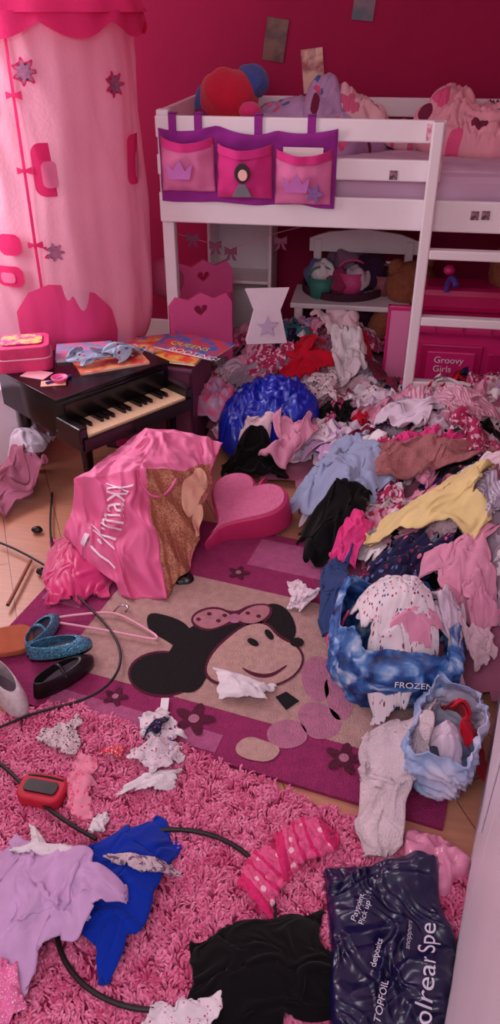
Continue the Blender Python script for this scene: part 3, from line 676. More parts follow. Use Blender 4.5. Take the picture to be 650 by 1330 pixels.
lathe('toy_dish',[(.015,0),(.028,.008),(.032,.018),(.027,.018),(.024,.012),(.001,.01)],mat('dish_pink',(240,90,150),.4,noise=.1),(-.70,2.64,.459))
LB=empty('lunch_bag',(-.865,2.80,.458),rad(12))
lm=mat('lunch_pink',(232,60,124),.6,noise=.15,nscale=30,bump=.2); 
for z,hh_,w_ in((0,.05,.20),(.052,.045,.195)):
    plate('section_%d'%int(z*100),rrect(-w_/2,-.075,w_/2,.075,.03),[],hh_-.008,lm,LB,(0,0,z+hh_/2),b=.004)
tube('zip',[(x,y,.051) for x,y in rrect(-.1,-.078,.1,.078,.03)],.003,mat('zip_pale',(250,180,205),.5,noise=.1),LB,cyc=True,smooth=False)
plate('picture',rrect(-.075,-.05,.075,.05,.02),[],.002,mat('lunch_pic',(250,190,120),.5,c2=(200,60,140),nscale=25),LB,(0,0,.102),b=.001)
capx=lambda x,y: np.full(np.shape(x),9.)
sc1=F_('scarf_print',(180,195,220),'floral',(235,140,180),45,thr=.33)
strip('scarf',130,468,.13,.04,28,sc1,dome=.02); strip('scarf',165,458,.15,.045,50,sc1,dome=.02)
tube('felt_pen',[loc(60,498,.465),loc(75,494,.465),loc(92,488,.465)],.006,mat('pen_blue',(60,60,140),.4,noise=.1))
# ================= UNDER-BED OBJECTS
C=empty('doll_cot',(-.26,3.45,0),rad(18)); cp=mat('cot_pink',(232,90,155),.45,noise=.06)
def cot_panel():
    w,h=.14,.60
    top=[(w,h-.05),(w*.8,h-.01),(w*.4,h-.03),(0,h),(-w*.4,h-.03),(-w*.8,h-.01),(-w,h-.05)]
    return [(-w,.3),(w,.3)]+top
hh2=[(x,y+.525) for x,y in heart(.032)]
plate('end_front',cot_panel(),[hh2],.016,cp,C,(0,-.14,-.02),(rad(90),0,0)); plate('end_back',cot_panel(),[hh2],.016,cp,C,(.10,.18,.03),(rad(90),0,0))
for s in(-1,1):
    for nm,x,y in(('a',0,-.14),('b',.10,.18)): bx('leg_%s%d'%(nm,s),(x+s*.13-.012,y-.012,0),(x+s*.13+.012,y+.012,.5),cp,C,.003)
    for z in(.34,.46): 
        o=box('side_%d_%d'%(s,int(z*100)),(.05+s*.13,.02,z),(.016,.33,.025),cp,C,.003,rot=(0,0,rad(-17)))
    for i in range(5): bx('bar_%d_%d'%(s,i),(.0+i*.022+s*.13-.005,-.10+i*.06,.34),(.0+i*.022+s*.13+.005,-.09+i*.06,.46),cp,C,.002)
box('base',(.05,.02,.32),(.26,.32,.015),cp,C,.003)
blob('round_cushion',locy(214,362,3.62),(.09,.06,.09),F_('cushion_pink',(205,100,145),'dots',(235,170,200),20),seed=7)
U=empty('white_shelf_unit',room(-.66,3.95,0),-PHI)
for nm,a,b in(('left',(-.16,-.12,0),(-.145,.12,.80)),('right',(.145,-.12,0),(.16,.12,.80)),('top',(-.16,-.12,.79),(.16,.12,.805)),('mid',(-.145,-.12,.45),(.145,.12,.465)),('back',(-.16,.11,0),(.16,.12,.8))): bx(nm,a,b,white_gloss,U,.003)
TBk=empty('toy_basket',room(-.14,3.90,0),-PHI)
loftm=mat('basket_dark',(70,25,50),.8,noise=.3,nscale=40,bump=.5,bscale=60)
lathe('basket_body',[(.15,0),(.20,.25),(.21,.46),(.195,.46),(.18,.3),(.01,.28)],loftm,(0,0,0),TBk,n=40)
for i,(x,y,r,c) in enumerate(((-.11,0,.08,(110,110,160)),(.01,.05,.10,(150,110,140)),(.12,-.04,.08,(60,30,60)),(-.02,-.10,.07,(150,50,90)),(.06,-.10,.06,(200,180,190)),(-.1,-.1,.06,(230,220,225)),(.15,.06,.08,(90,40,70)))): blob('soft_toy_%d'%i,(x,y,.49+.02*(i%3)),(r,r*.8,r),F_('toyfab_%d'%i,c),TBk,seed=i+3,amp=.35)
BN=empty('white_bench',locy(460,390,3.78)*1,-PHI); BN.location.z=0
for nm,a,b in(('seat',(-.30,-.17,.40),(.27,.14,.425)),('leg_fl',(-.28,-.16,0),(-.24,-.12,.4)),('leg_fr',(.22,-.16,0),(.26,-.12,.4)),('post_l',(-.22,.12,0),(-.18,.16,.66)),('post_r',(.23,.12,0),(.27,.16,.66)),('back_mid',(-.2,.13,.50),(.25,.15,.56))): bx(nm,a,b,white_gloss,BN,.005)
plate('back_top',[(-.24,.60),(.29,.60),(.29,.66),(.2,.69),(.02,.71),(-.15,.69),(-.24,.66)],[],.022,white_gloss,BN,(0,.14,0),(rad(90),0,0))
bp=BN.location
def basket(name,x,y,z,r,h,c):
    e=empty(name,(bp.x+x,bp.y+y,z)); m=mat(name+'_m%d'%c[0],c,.6,noise=.15,bump=.3)
    lathe('bowl',[(r*.75,0),(r,h),(r*.93,h),(r*.7,.012),(.001,.012)],m,(0,0,0),e,n=28)
    tube('handle',[(-r,0,h*.9),(-r*.8,0,h*1.35),(0,0,h*1.5),(r*.8,0,h*1.35),(r,0,h*.9)],.006,m,e)
basket('handled_bucket',-.17,-.02,.425,.065,.10,(50,130,115)); basket('handled_bucket',-.02,0,.425,.075,.12,(215,70,135)); basket('handled_bucket',.14,.02,.425,.06,.1,(150,80,90))
GBG=empty('gift_bag',locy(346,443,3.12),rad(5)); gm=mat('gift_paper',(232,215,226),.6,noise=.1,nscale=12)
V=[(-.085,-.03,0),(.085,-.03,0),(.085,.03,0),(-.085,.03,0),(-.055,-.025,.14),(.055,-.025,.14),(.05,.02,.14),(-.05,.02,.14),(-.09,-.02,.23),(.09,-.02,.23),(.09,0,.22),(-.09,0,.22)]
o=mobj('body',V,[(0,1,5,4),(1,2,6,5),(2,3,7,6),(3,0,4,7),(4,5,9,8),(5,6,10,9),(6,7,11,10),(7,4,8,11),(3,2,1,0)],gm,smooth=False,parent=GBG); md=o.modifiers.new('s','SOLIDIFY'); md.thickness=.003
star=[((.045 if i%2==0 else .019)*math.sin(i*math.pi/5),(.045 if i%2==0 else .019)*math.cos(i*math.pi/5)) for i in range(10)]
plate('star',star,[],.002,mat('star_lilac',(205,180,210),.4,noise=.1),GBG,(0,-.036,.075),(rad(90),0,0))
TB=empty('teddy_bear',(.76,3.74,.24),rad(25))
tm=mat('teddy_fur',(160,92,66),.98,noise=.2,nscale=30,bump=1,bscale=120); tm2=mat('teddy_muzzle',(190,130,105),.98,noise=.15,bump=1,bscale=120)
blob('body',(0,.03,.02),(.16,.12,.18),tm,TB); blob('head',(.02,-.01,.25),(.13,.11,.11),tm,TB,seed=2); blob('muzzle',(.01,-.10,.22),(.05,.05,.04),tm2,TB,seed=3)
for s in(-1,1): blob('ear_%d'%s,(.02+s*.09,0,.34),(.04,.025,.04),tm,TB); blob('arm_%d'%s,(s*.17,-.04,.06),(.05,.06,.12),tm,TB,rot=(0,rad(-20*s),0)); blob('leg_%d'%s,(s*.11,-.12,-.14),(.065,.12,.065),tm,TB); blob('eye_%d'%s,(.01+s*.035,-.108,.27),(.009,.006,.009),blk,TB,amp=0)
blob('nose',(.01,-.148,.235),(.014,.01,.01),blk,TB,amp=0)
TB2=empty('teddy_bear',(1.22,3.52,.62)); blob('body',(0,0,0),(.13,.11,.14),tm,TB2); blob('head',(0,-.03,.17),(.10,.09,.09),tm,TB2,seed=5)
for s in(-1,1): blob('ear_%d'%s,(s*.08,-.02,.24),(.035,.02,.035),tm,TB2)
TK=empty('pink_toy_cabinet',(.96,3.42,0),-PHI); tk=mat('plastic_pink',(222,40,124),.3,noise=.05,coat=.3); tk2=mat('plastic_deep_pink',(195,25,100),.35,noise=.05)
bx('body',(-.20,-.15,.0),(.22,.2,.42),tk,TK,.02); bx('door_panel',(-.17,-.162,.05),(.10,-.15,.36),tk2,TK,.012); bx('door_inset',(-.14,-.17,.08),(.07,-.16,.33),tk,TK,.01)
bx('side_panel',(.125,-.162,.05),(.20,-.15,.33),tk2,TK,.01)
bx('top_lip',(-.215,-.17,.40),(.235,.21,.45),tk,TK,.018); bx('upper_shelf',(-.19,.0,.45),(.2,.2,.56),tk2,TK,.03)
for i,x in enumerate((-.12,.0,.12)): bx('groove_%d'%i,(x-.004,-.173,.405),(x+.004,-.168,.445),tk2,TK,0)
tv,tf=text_arr('Groovy\nGirls',.042); o=mobj('label',tv,tf,mat('label_white',(250,235,245),.5,noise=.02),smooth=False,parent=TK); o.location=(-.11,-.174,.28); o.rotation_euler=(rad(90),0,0)
tube('tap',[(-.08,.0,.55),(-.08,0,.62),(-.06,-.06,.64),(-.05,-.09,.60)],.014,mat('tap_purple',(90,60,150),.3,noise=.05),TK)
blob('tap_knob',(-.08,0,.645),(.025,.025,.022),tk,TK,amp=0)
TP=empty('pink_toy_board',(.67,3.36,0),-PHI); tlp=mat('plastic_light_pink',(240,135,186),.4,noise=.05)
bx('panel',(-.05,-.01,0),(.05,.01,.50),tlp,TP,.008); bx('rim_left',(-.055,-.015,0),(-.042,.015,.51),tk,TP,.004); bx('rim_top',(-.055,-.015,.49),(.055,.015,.51),tk,TP,.004)
GA=empty('bow_garland',(0,0,0)); gp=[locy(u,v,3.45) for u,v in((215,300),(250,308),(285,322),(320,320),(352,303),(372,300),(400,292))]
tube('string',gp,.0015,mat('string_pink',(200,120,150),.7,noise=.1),GA)
bwm=F_('garland_pink',(140,80,108))
for i,(u,v) in enumerate(((280,318),(300,326),(365,312),(250,308))):
    p=locy(u,v,3.44); plate('bow_%d'%i,[(-.025,-.015),(0,-.004),(.025,-.015),(.025,.015),(0,.004),(-.025,.015)],[],.006,bwm,GA,p,(rad(90),0,0)); 
    plate('bow_tail_%d'%i,[(-.02,-.04),(-.008,-.035),(0,-.004),(.01,-.035),(.022,-.04),(.004,0),(-.004,0)],[],.003,bwm,GA,p,(rad(90),0,0))
RD=empty('radiator',room(WL+.05,2.5,0),-PHI)
for i in range(12): bx('fin_%d'%i,(0,-.40+i*.066,.12),(.06,-.345+i*.066,.62),white_gloss,RD,.012)
bx('top_bar',(0,-.40,.60),(.06,.385,.64),white_gloss,RD,.008)
TC=empty('toy_box',(-1.10,2.98,0),rad(-10)); tbm=mat('toybox_lilac',(222,208,226),.5,noise=.05)
for nm,a,b in(('front',(-.2,-.15,0),(.2,-.135,.34)),('back',(-.2,.135,0),(.2,.15,.34)),('left',(-.2,-.15,0),(-.185,.15,.34)),('right',(.185,-.15,0),(.2,.15,.34)),('lid',(-.21,-.16,.34),(.21,.16,.36))): bx(nm,a,b,tbm,TC,.005)
# ================= CLOTHES PILE
def gs(x,y,cx,cy,sx,sy,h): return h*np.exp(-((x-cx)/sx)**2/2-((y-cy)/sy)**2/2)
def pile0(x,y):
    return np.maximum.reduce([gs(x,y,.28,3.52,.42,.28,.29),gs(x,y,1.0,2.92,.38,.36,.24),gs(x,y,.83,2.0,.22,.27,.40),gs(x,y,.35,3.05,.35,.22,.14),gs(x,y,.68,2.5,.26,.25,.29),gs(x,y,.1,2.75,.16,.14,.06)])
def pile1(x,y): return np.maximum(pile0(x,y),np.maximum(gs(x,y,.46,1.66,.17,.16,.33),gs(x,y,.49,1.28,.10,.12,.20)))
base=pile0(GF.X,GF.Y); GF.h=np.maximum(GF.h,np.where(base>.03,base,0))
def loft_bag(name,c,hw,hd,h,rz,mats,seed=0,amp=.012,flare=1.0,n=110,m=40):
    V=[]
    t=np.linspace(0,2*np.pi,n,endpoint=False)
    for j in range(m):
        f=j/(m-1); k=(.80+.24*math.sin(min(1,f*1.4)*math.pi/2)) if f<.7 else 1.04+(flare-1.04)*(f-.7)/.3
        ex=.6; cx=np.sign(np.cos(t))*np.abs(np.cos(t))**ex; sy=np.sign(np.sin(t))*np.abs(np.sin(t))**ex
        d=amp*(1.6*noise2(t*1.9,f*3+0*t,seed)+.9*(1-2.4*np.abs(noise2(t*3+f*4,f*3-t,seed+1)))+.35*(1-3*np.abs(noise2(t*7+f*3,f*8+t*2,seed+2))))
        X=cx*(hw*k+d); Y=sy*(hd*k+d); Z=f*h*(1+.25*noise2(np.cos(t)*1.5+3,np.sin(t)*1.5+3,seed+5)*f)
        V.append(np.stack([X,Y,Z],1))
    V.append(np.stack([V[0][:,0]*.02,V[0][:,1]*.02,np.zeros(n)],1)); V=np.concatenate(V)
    F=ringF(n,m); b0=np.arange(n); cc=n*m+np.arange(n); F=np.concatenate([F,np.stack([np.roll(b0,-1),b0,cc,np.roll(cc,-1)],1)])
    o=mobj(name,V,F,mats,uv=np.stack([np.arctan2(V[:,1],V[:,0])*.2,V[:,2]],1))
    o.location=c; o.rotation_euler=(0,0,rz); md=o.modifiers.new('s','SOLIDIFY'); md.thickness=.002
    return o
def icebag():
    m,nt,b=nodes_mat('bag_ice_blue'); N=nt.nodes; L=nt.links; tc=N.new('ShaderNodeTexCoord')
    t=N.new('ShaderNodeTexNoise'); t.inputs['Scale'].default_value=12; t.inputs['Detail'].default_value=7; t.inputs['Distortion'].default_value=1.6
    L.new(tc.outputs['Object'],t.inputs['Vector']); r=N.new('ShaderNodeValToRGB'); e=r.color_ramp.elements
    e[0].position=.32; e[0].color=lin((20,36,84))+(1,); e[1].position=.70; e[1].color=lin((205,215,238))+(1,)
    for p_,c_ in((.42,(30,72,140)),(.52,(60,112,180)),(.60,(120,160,210))): q=e.new(p_); q.color=lin(c_)+(1,)
    L.new(t.outputs['Fac'],r.inputs['Fac']); L.new(r.outputs['Color'],b.inputs['Base Color']); b.inputs['Roughness'].default_value=.5
    return m
BB=loft_bag('blue_shopping_bag',(.40,1.585,.015),.170,.15,.225,rad(-8),icebag(),3,amp=.010,flare=.88)
tv,tf=text_arr('FROZEN',.026); tv[:,0]-=tv[:,0].mean()
o=mobj('lettering',tv,tf,mat('letter_white',(240,240,250),.5,noise=.02),smooth=False,parent=BB); o.location=(.035,-.182,.14); o.rotation_euler=(rad(84),0,rad(3))
GF.h[((GF.X-.41)/.165)**2+((GF.Y-1.60)/.145)**2<1]=.26
wbag=mat('bag_white_blue',(208,206,232),.4,c2=(150,172,215),nscale=7,bump=.2,bscale=30)
loft_bag('carrier_bag',(.475,1.27,.03),.078,.13,.15,rad(-24),wbag,8,amp=.010,flare=.92)
GF.h[((GF.X-.475)/.07)**2+((GF.Y-1.28)/.11)**2<1]=.17
yy=GF.Y[::4,::4]; xx=GF.X[::4,::4]; hh_=pile0(xx,yy)-.01; ny,nx=xx.shape
q=gridF(nx,ny); Vb=np.stack([xx.ravel(),yy.ravel(),hh_.ravel()],1)
tt_=Vb[:,0]*math.sin(PHI)+Vb[:,1]*math.cos(PHI); ss_=Vb[:,0]*math.cos(PHI)-Vb[:,1]*math.sin(PHI)
okv=(Vb[:,2]>.03)&(ss_<1.15)&(tt_<4.1); keep=okv[q].all(1); q=q[keep]
used=np.unique(q); rm=np.full(len(Vb),-1); rm[used]=np.arange(len(used)); q=rm[q]; Vb=Vb[used]
PV=[Vb];PF=[q];PU=[Vb[:,:2]]; pal=['lpink','blush','lilacw','grey','mauve','red','black','navy','blueg','maroon','white','hot','wfl','wdot','leo','pst','navfl','knit','mfl','gst','lilac','teal','denim']
wts=np.array([13,10,10,5,6,2,3,2,4,4,8,6,5,5,3,3,3,4,5,4,3,1,2],float); wts/=wts.sum()
PM=[np.full(len(q),pal.index('mauve'))]; off=len(Vb)
cap=lambda x,y: np.maximum(pile0(x,y)+.055,.03)
cnt=0;tries=0
while cnt<460 and tries<9000:
    tries+=1; x=rng.uniform(-.25,1.35); y=rng.uniform(1.72,4.0)
    if float(pile0(np.array([x]),np.array([y]))[0])<.06: continue
    t_=x*math.sin(PHI)+y*math.cos(PHI); s_=x*math.cos(PHI)-y*math.sin(PHI)
    if t_>3.98 or s_>1.0: continue
    if .70<x<1.25 and 3.12<y<3.72: continue
    if math.hypot(x-.45,y-1.58)<.22 or math.hypot(x+.40,y-3.1)<.25 or (x>DL(y)-.08 and y<1.72): continue
    fl=rng.random()<.2; it=(LIBF if fl else LIBS)[rng.integers(15 if fl else 35)]; s=rng.uniform(.45,.85)
    if s_>.85: s=min(s,.5)
    V,F,uv=place(GF,it,x,y,rng.uniform(0,6.28),s,s,s*rng.uniform(1.1,1.5),cap=cap,flip=rng.random()<.5,dome=rng.uniform(.015,.04))
    PV.append(V);PF.append(F+off);PU.append(uv+cnt*.31);PM.append(np.full(len(F),rng.choice(len(pal),p=wts))); off+=len(V); cnt+=1
mobj('clothes_pile',np.concatenate(PV),np.concatenate(PF),[fp[k] for k in pal],midx=np.concatenate(PM),uv=np.concatenate(PU))
print('pile',cnt,time.time()-T_0)
capx=lambda x,y: np.maximum(pile1(x,y)+.125,.075)
royalp=mat('plastic_royal',(12,40,180),.3,noise=.2,nscale=10,coat=.15)
drop('red_top',355,448,440,492,fp['red']); drop('red_top',442,436,482,466,fp['red'])
drop('white_blouse',405,416,468,448,fp['blush']); drop('grey_jumper',298,478,392,512,fp['grey'])
drop('patterned_leggings',322,452,380,482,fp['mfl']); drop('white_vest',428,468,476,516,fp['white'])
drop('leopard_top',385,503,440,534,fp['leo']); drop('maroon_skirt',470,480,515,512,fp['maroon'])
drop('lilac_shirt',492,533,568,582,fp['lilacw']); drop('pink_pyjama_top',560,508,645,545,fp['pst']); drop('mauve_leggings',590,546,650,590,fp['mfl'])
drop('blue_carrier_bag',280,503,412,568,royalp,th=.07,fold=.045,gloss=True,L=(.05,.13),lobe=.06)
drop('pink_gift_bag',250,512,306,562,mat('shiny_pink',(240,110,156),.35,c2=(200,170,205),nscale=25),th=.06,fold=.03,gloss=True,lobe=.08)
drop('light_pink_top',308,543,368,588,fp['blush']); drop('black_jumper',290,574,372,624,fp['black']); drop('pink_jumper',338,560,412,612,fp['lpink'])
drop('blue_grey_dress',362,585,502,658,fp['blueg'],big=True,shape=(3,4,1)); drop('black_hoodie',388,648,478,732,fp['black'],shape=(0,4),dome=.06)
drop('brown_fleece',474,564,635,626,fp['brownm'],big=True,shape=(4,3),ex=1.0); drop('striped_pyjamas',600,616,650,690,fp['gst'])
drop('hot_pink_top',430,690,482,752,fp['hot'],shape=(0,4),dome=.05); drop('navy_leggings',445,722,565,765,fp['navfl'])
drop('denim_dungarees',412,742,462,828,fp['denim'],shape=(4,0),dome=.06); drop('white_pyjamas',470,772,600,812,fp['lilacw'])
drop('pink_cardigan',545,722,650,800,fp['lpink'],big=True,shape=(4,1),ex=1.0); drop('floral_blouse',560,768,618,835,fp['lilacw']); drop('pink_skirt',602,765,648,842,fp['lpink'])
drop('floral_dress',462,738,574,828,fp['wfl'],big=True,shape=(3,4),dome=.05,ex=1.0)
drop('mauve_top',500,790,580,822,fp['lpink'],shape=(4,0))
drop('yellow_tshirt',482,630,632,722,fp['yellow'],big=True,shape=(0,4),dome=.055,hs=1.2,ex=1.0)
drop('white_top',582,838,642,892,fp['blush']); drop('pale_blue_top',550,930,604,1000,fp['lilacw'],shape=(4,0),dome=.03); drop('red_cardigan',582,885,638,955,fp['red'],dome=.03)
drop('magenta_sock',425,820,448,880,fp['hot'])
drop('white_knitted_jumper',458,952,578,1108,fp['knit'],big=True,shape=(4,0),dome=.07,hs=1.1)
pcp=mat('clear_pink_plastic',(240,150,186),.25,noise=.3,nscale=14,coat=.3)
drop('pink_plastic_bag',525,1085,604,1155,pcp,th=.02,fold=.03,gloss=True,lobe=.1)
# ================= BIG PINK SHOPPING BAG
def dispv(V,amp,sc,seed):
    x,y,z=V.T
    return V+amp*np.stack([noise2(x*sc+z*sc*.7,y*sc,seed),noise2(y*sc+z*sc*.7,x*sc,seed+1),noise2(z*sc+x*sc*.6,y*sc,seed+2)],1)+amp*.7*np.stack([1-3*np.abs(noise2(x*sc*1.3+z*sc,y*sc*1.3-z*sc*.5,seed+3))]*3,1)*np.array([.3,-.7,.6])+amp*.25*np.stack([1-3*np.abs(noise2(x*sc*3+z*sc,y*sc*3-z*sc*3,seed+4))]*3,1)*np.array([.3,-.7,.6])
def bil(p0,p1,p2,p3,A,C): 
    p0,p1,p2,p3=[np.array(p) for p in(p0,p1,p2,p3)]
    return (p0*(1-A)+p1*A)*(1-C)+(p3*(1-A)+p2*A)*C
def quadbag(name,quads,mats,n=44,amp=.012,sc=9,seed=1,parent=None):
    V=[];F=[];M_=[];off=0;u=np.linspace(0,1,n);A,C=np.meshgrid(u,u);A=A.ravel()[:,None];C=C.ravel()[:,None]
    for (p0,p1,p2,p3),mi in quads:
        V.append(bil(p0,p1,p2,p3,A,C)); f=gridF(n); F.append(f+off); M_.append(np.full(len(f),mi)); off+=n*n
    V=np.concatenate(V); V=dispv(V,amp,sc,seed); V[:,2]=np.maximum(V[:,2],.016)
    o=mobj(name,V,np.concatenate(F),mats,midx=np.concatenate(M_),uv=V[:,:2],parent=parent)
    bm=bmesh.new(); bm.from_mesh(o.data); bmesh.ops.remove_doubles(bm,verts=bm.verts,dist=.0008); bm.to_mesh(o.data); bm.free()
    md=o.modifiers.new('s','SOLIDIFY'); md.thickness=.002; return o
SB=empty('pink_shopping_bag'); BA=.024
f1=loc(98,622,.26); f2=loc(190,612,.31); f3=loc(216,772,.03); f4=loc(84,694,.10); f34=loc(158,776,.02)
g1=loc(278,600,.24); g2=loc(250,736,.03); k1=loc(194,552,.34); k2=loc(288,572,.30)
bagp=mat('bag_print_pink',(228,98,150),.6,noise=.14,nscale=5)
def glit():
    m,nt,b=nodes_mat('bag_gold_glitter'); N=nt.nodes; L=nt.links; tc=N.new('ShaderNodeTexCoord')
    v=N.new('ShaderNodeTexVoronoi'); v.inputs['Scale'].default_value=260; L.new(tc.outputs['Object'],v.inputs['Vector'])
    r=N.new('ShaderNodeValToRGB'); r.color_ramp.elements[0].color=lin((115,55,50))+(1,); r.color_ramp.elements[1].color=lin((225,150,115))+(1,)
    L.new(v.outputs['Color'],r.inputs['Fac']); L.new(r.outputs['Color'],b.inputs['Base Color']); b.inputs['Metallic'].default_value=.1; b.inputs['Roughness'].default_value=.6
    return m
bl=mat('bag_peach',(240,180,155),.5,noise=.06); bp2=mat('bag_inside_pink',(240,125,172),.6,noise=.06)
kk=k1+Vector((-.05,.02,-.05)); bk_=loc(235,690,.03)
quadbag('body',[((f4,f34,f2,f1),0),((f34,f3,f2+(f3-f2)*.02,f2),0),((f3,g2,g1,f2),1),((f1,f2,k1,kk),3),((f2,g1,k2,k1),3),((g1,g2,bk_,k2),0),((kk,k2,bk_,f4),0)],[bagp,glit(),bl,bp2],parent=SB,amp=BA)
tv,tf=text_arr('T·K·maxx',.1); tv[:,0]-=tv[:,0].min(); tv[:,1]-=tv[:,1].min(); LX=tv[:,0].max(); LY=tv[:,1].max()
A=(.32+.50*(1-tv[:,1]/LY))[:,None]; Cc=(.10+.80*tv[:,0]/LX)[:,None]
W=bil(f4,f34,f2,f1,A,Cc); W=dispv(W,BA,9,1); nrm=np.cross(np.array(f34-f4),np.array(f1-f4)); nrm/=np.linalg.norm(nrm)
if nrm[1]>0: nrm=-nrm
mobj('lettering',W+nrm*.006,tf,mat('print_white',(242,215,230),.6,noise=.02),smooth=False,parent=SB)
for i,(cu,cv,r) in enumerate(((.72,.74,.24),(.88,.42,.15))):
    n=28; tt=np.linspace(0,2*np.pi,n,endpoint=False); rr_=[1,.75,.5,.25]
    A=np.concatenate([[cu]]+[cu+r*f*np.cos(tt)*.8 for f in rr_])[:,None]; Cc=np.concatenate([[cv]]+[cv+r*f*np.sin(tt) for f in rr_])[:,None]
    A=np.clip(A,0,1);Cc=np.clip(Cc,0,1)
    W=dispv(bil(f3,g2,g1,f2,A,Cc),BA,9,1); nn=np.cross(np.array(g2-f3),np.array(f2-f3)); nn/=np.linalg.norm(nn); nn=-nn if nn[1]>0 else nn
    Ff=[(0,1+3*n+j,1+3*n+(j+1)%n) for j in range(n)]
    for q_ in range(3):
        Ff+=[(1+(q_+1)*n+j,1+q_*n+j,1+q_*n+(j+1)%n) for j in range(n)]+[(1+(q_+1)*n+j,1+q_*n+(j+1)%n,1+(q_+1)*n+(j+1)%n) for j in range(n)]
    mobj('disc_%d'%i,W+nn*.006,np.array(Ff),bl,parent=SB)
tube('handle',[f2+Vector((-.02,-.01,-.02)),f2+Vector((.0,-.06,-.08)),f2+Vector((.06,-.05,-.10)),f2+Vector((.10,0,-.03))],.005,bagp,SB)
HT=empty('heart_case',loc(320,662,.07),rot=(rad(16),rad(-2),rad(-38)))
hm=mat('heart_pink',(220,112,156),.85,noise=.12,nscale=40,bump=.6,bscale=90); hm2=mat('heart_hot',(206,45,108),.6,noise=.1)
plate('shell',[(x*1.0,y*1.0) for x,y in heart(.150,60)],[],.09,hm2,HT,(0,0,0),b=.008); plate('face',[(x,y) for x,y in heart(.143,60)],[],.008,hm,HT,(0,0,.052),b=.004)
# ================= LEFT & FOREGROUND GARMENTS
satin=mat('satin_magenta',(214,20,112),.4,noise=.15,nscale=8,sheen=.5)
drop('magenta_satin_dress',54,690,150,778,satin,dome=.06,shape=(4,0)); drop('white_cardigan',6,550,62,622,fp['lilacw'],dome=.08,shape=(4,0))
drop('maroon_jumper',-30,615,64,688,fp['mauve'],dome=.06,shape=(4,0)); drop('pink_vest',150,560,200,600,fp['hot'])
capx=lambda x,y: np.full(np.shape(x),.085)
hc=loc(216,1182,.04)
hoop=[(hc.x+.225*math.cos(t),hc.y+.19*math.sin(t),.037) for t in [2*math.pi*i/40 for i in range(40)]]
tube('hula_hoop',hoop,.0055,rubber,cyc=True)
drop('blue_sweatshirt',76,1058,230,1268,fp['royal'],big=True,shape=(4,),hs=.6,dome=.05,ex=1.04)
drop('lilac_hoodie',-45,1085,162,1290,fp['lilac'],big=True,shape=(4,),hs=.75,dome=.065)
strip('white_ribbon',48,1092,.07,.014,-60,fp['white'],hs=.7); strip('white_ribbon',62,1102,.09,.016,-10,fp['white'],hs=.7); strip('white_ribbon',92,1150,.065,.016,-60,fp['lilacw'],hs=.7)
drop('black_leggings',252,1185,445,1350,fp['black'],big=True,shape=(4,3),hs=.7,dome=.035)
drop('pink_underwear',-25,1255,36,1340,F_('mesh_pink',(240,120,176),'dots',(250,200,225),90)); drop('patterned_socks',186,1296,285,1350,fp['wdot'],hs=.9)
strip('white_sock',197,1022,.085,.03,22,fp['white'],hs=.9,dome=.02); drop('pink_sock',86,982,130,1062,F_('pink_heart_sock',(245,150,178),'dots',(240,80,130),40),shape=(4,3),hs=.8)
drop('grey_sock',52,935,106,986,fp['leo'],shape=(4,3),hs=.9); drop('floral_scarf',178,926,242,992,fp['wfl'],shape=(4,3),hs=.9); drop('floral_knickers',165,962,238,1010,fp['wdot'],shape=(4,3),hs=.9); strip('navy_ribbon',205,945,.05,.014,60,fp['navfl'],hs=.8); strip('red_hair_tie',148,982,.035,.018,10,F_('hair_red',(225,60,86),'dots',(245,220,225),60)); strip('patterned_belt',185,1120,.085,.022,-12,F_('belt_pattern',(215,190,200),'patch',(120,90,120),30)); drop('white_tissue',118,1060,142,1086,fp['white'],hs=.8)
RB=empty('red_makeup_purse',loc(56,1030,.04),rad(-12)); rd=mat('purse_red',(200,25,56),.6,noise=.2,nscale=30)
plate('body',rrect(-.05,-.032,.05,.032,.02),[],.022,rd,RB,(0,0,.008),b=.006); plate('face',rrect(-.04,-.016,.04,.016,.01),[],.003,blk,RB,(0,-.003,.027),b=.001); tube('zip',[(-.045,.025,.024),(0,.03,.026),(.045,.025,.024)],.003,blk,RB)
strip('white_pants',308,898,.10,.055,-22,fp['white'],hs=.9,dome=.025); drop('white_sock',374,758,412,797,fp['wdot'],shape=(4,3),hs=.9)
box('white_tag',loc(214,915,.02),(.022,.045,.004),mat('tag_white',(240,235,240),.4,noise=.04),b=.001)
sl=F_('slipper_pink',(240,95,150),'dots',(250,190,208),45,thr=.28,wool=1); slc=F_('slipper_cuff',(224,45,115),wool=1)
def sock(name,p,rz,L_,w,m1,m2):
    e=empty(name,p,rz); n=48;m=70; t=np.linspace(0,2*np.pi,n,endpoint=False); V=[]
    for j in range(m):
        f=j/(m-1); r=w*(1-.12*f)*(1 if f<.85 else math.sqrt(max(0.001,1-((f-.85)/.15)**2)))
        r=r*(1+.22*noise2(np.cos(t)*1.2+f*5,np.sin(t)*1.2+f*3,7)+.14*noise2(np.cos(t)*2+f*12,np.sin(t)*2,5)+(.10 if f<.16 else 0))
        x=(f-.5)*L_; yc=.20*L_*math.sin(f*2.6)
        V.append(np.stack([x+.25*w*np.cos(t+f*2),yc+1.15*r*np.cos(t),np.maximum(0,.36*w+.38*r*np.sin(t)+.006*noise2(t*3,f*12+0*t,3))],1))
    V=np.concatenate(V); F=ringF(n,m)
    row=np.repeat(np.arange(m-1),n)/(m-1); mi=np.where((row<.16)|((row>.40)&(row<.46))|((row>.60)&(row<.66))|(row>.88),1,0)
    solid(mobj('knit',V,F,[m1,m2],midx=mi,uv=V[:,:2],parent=e)); return e
p=loc(358,1140,.05); sock('slipper_sock',(p.x,p.y,.026),rad(50),.14,.040,sl,slc); p=loc(400,1102,.05); sock('slipper_sock',(p.x,p.y,.03),rad(20),.14,.040,sl,slc)
nv=mat('plastic_navy',(22,17,66),.3,noise=.25,nscale=8,coat=.15)
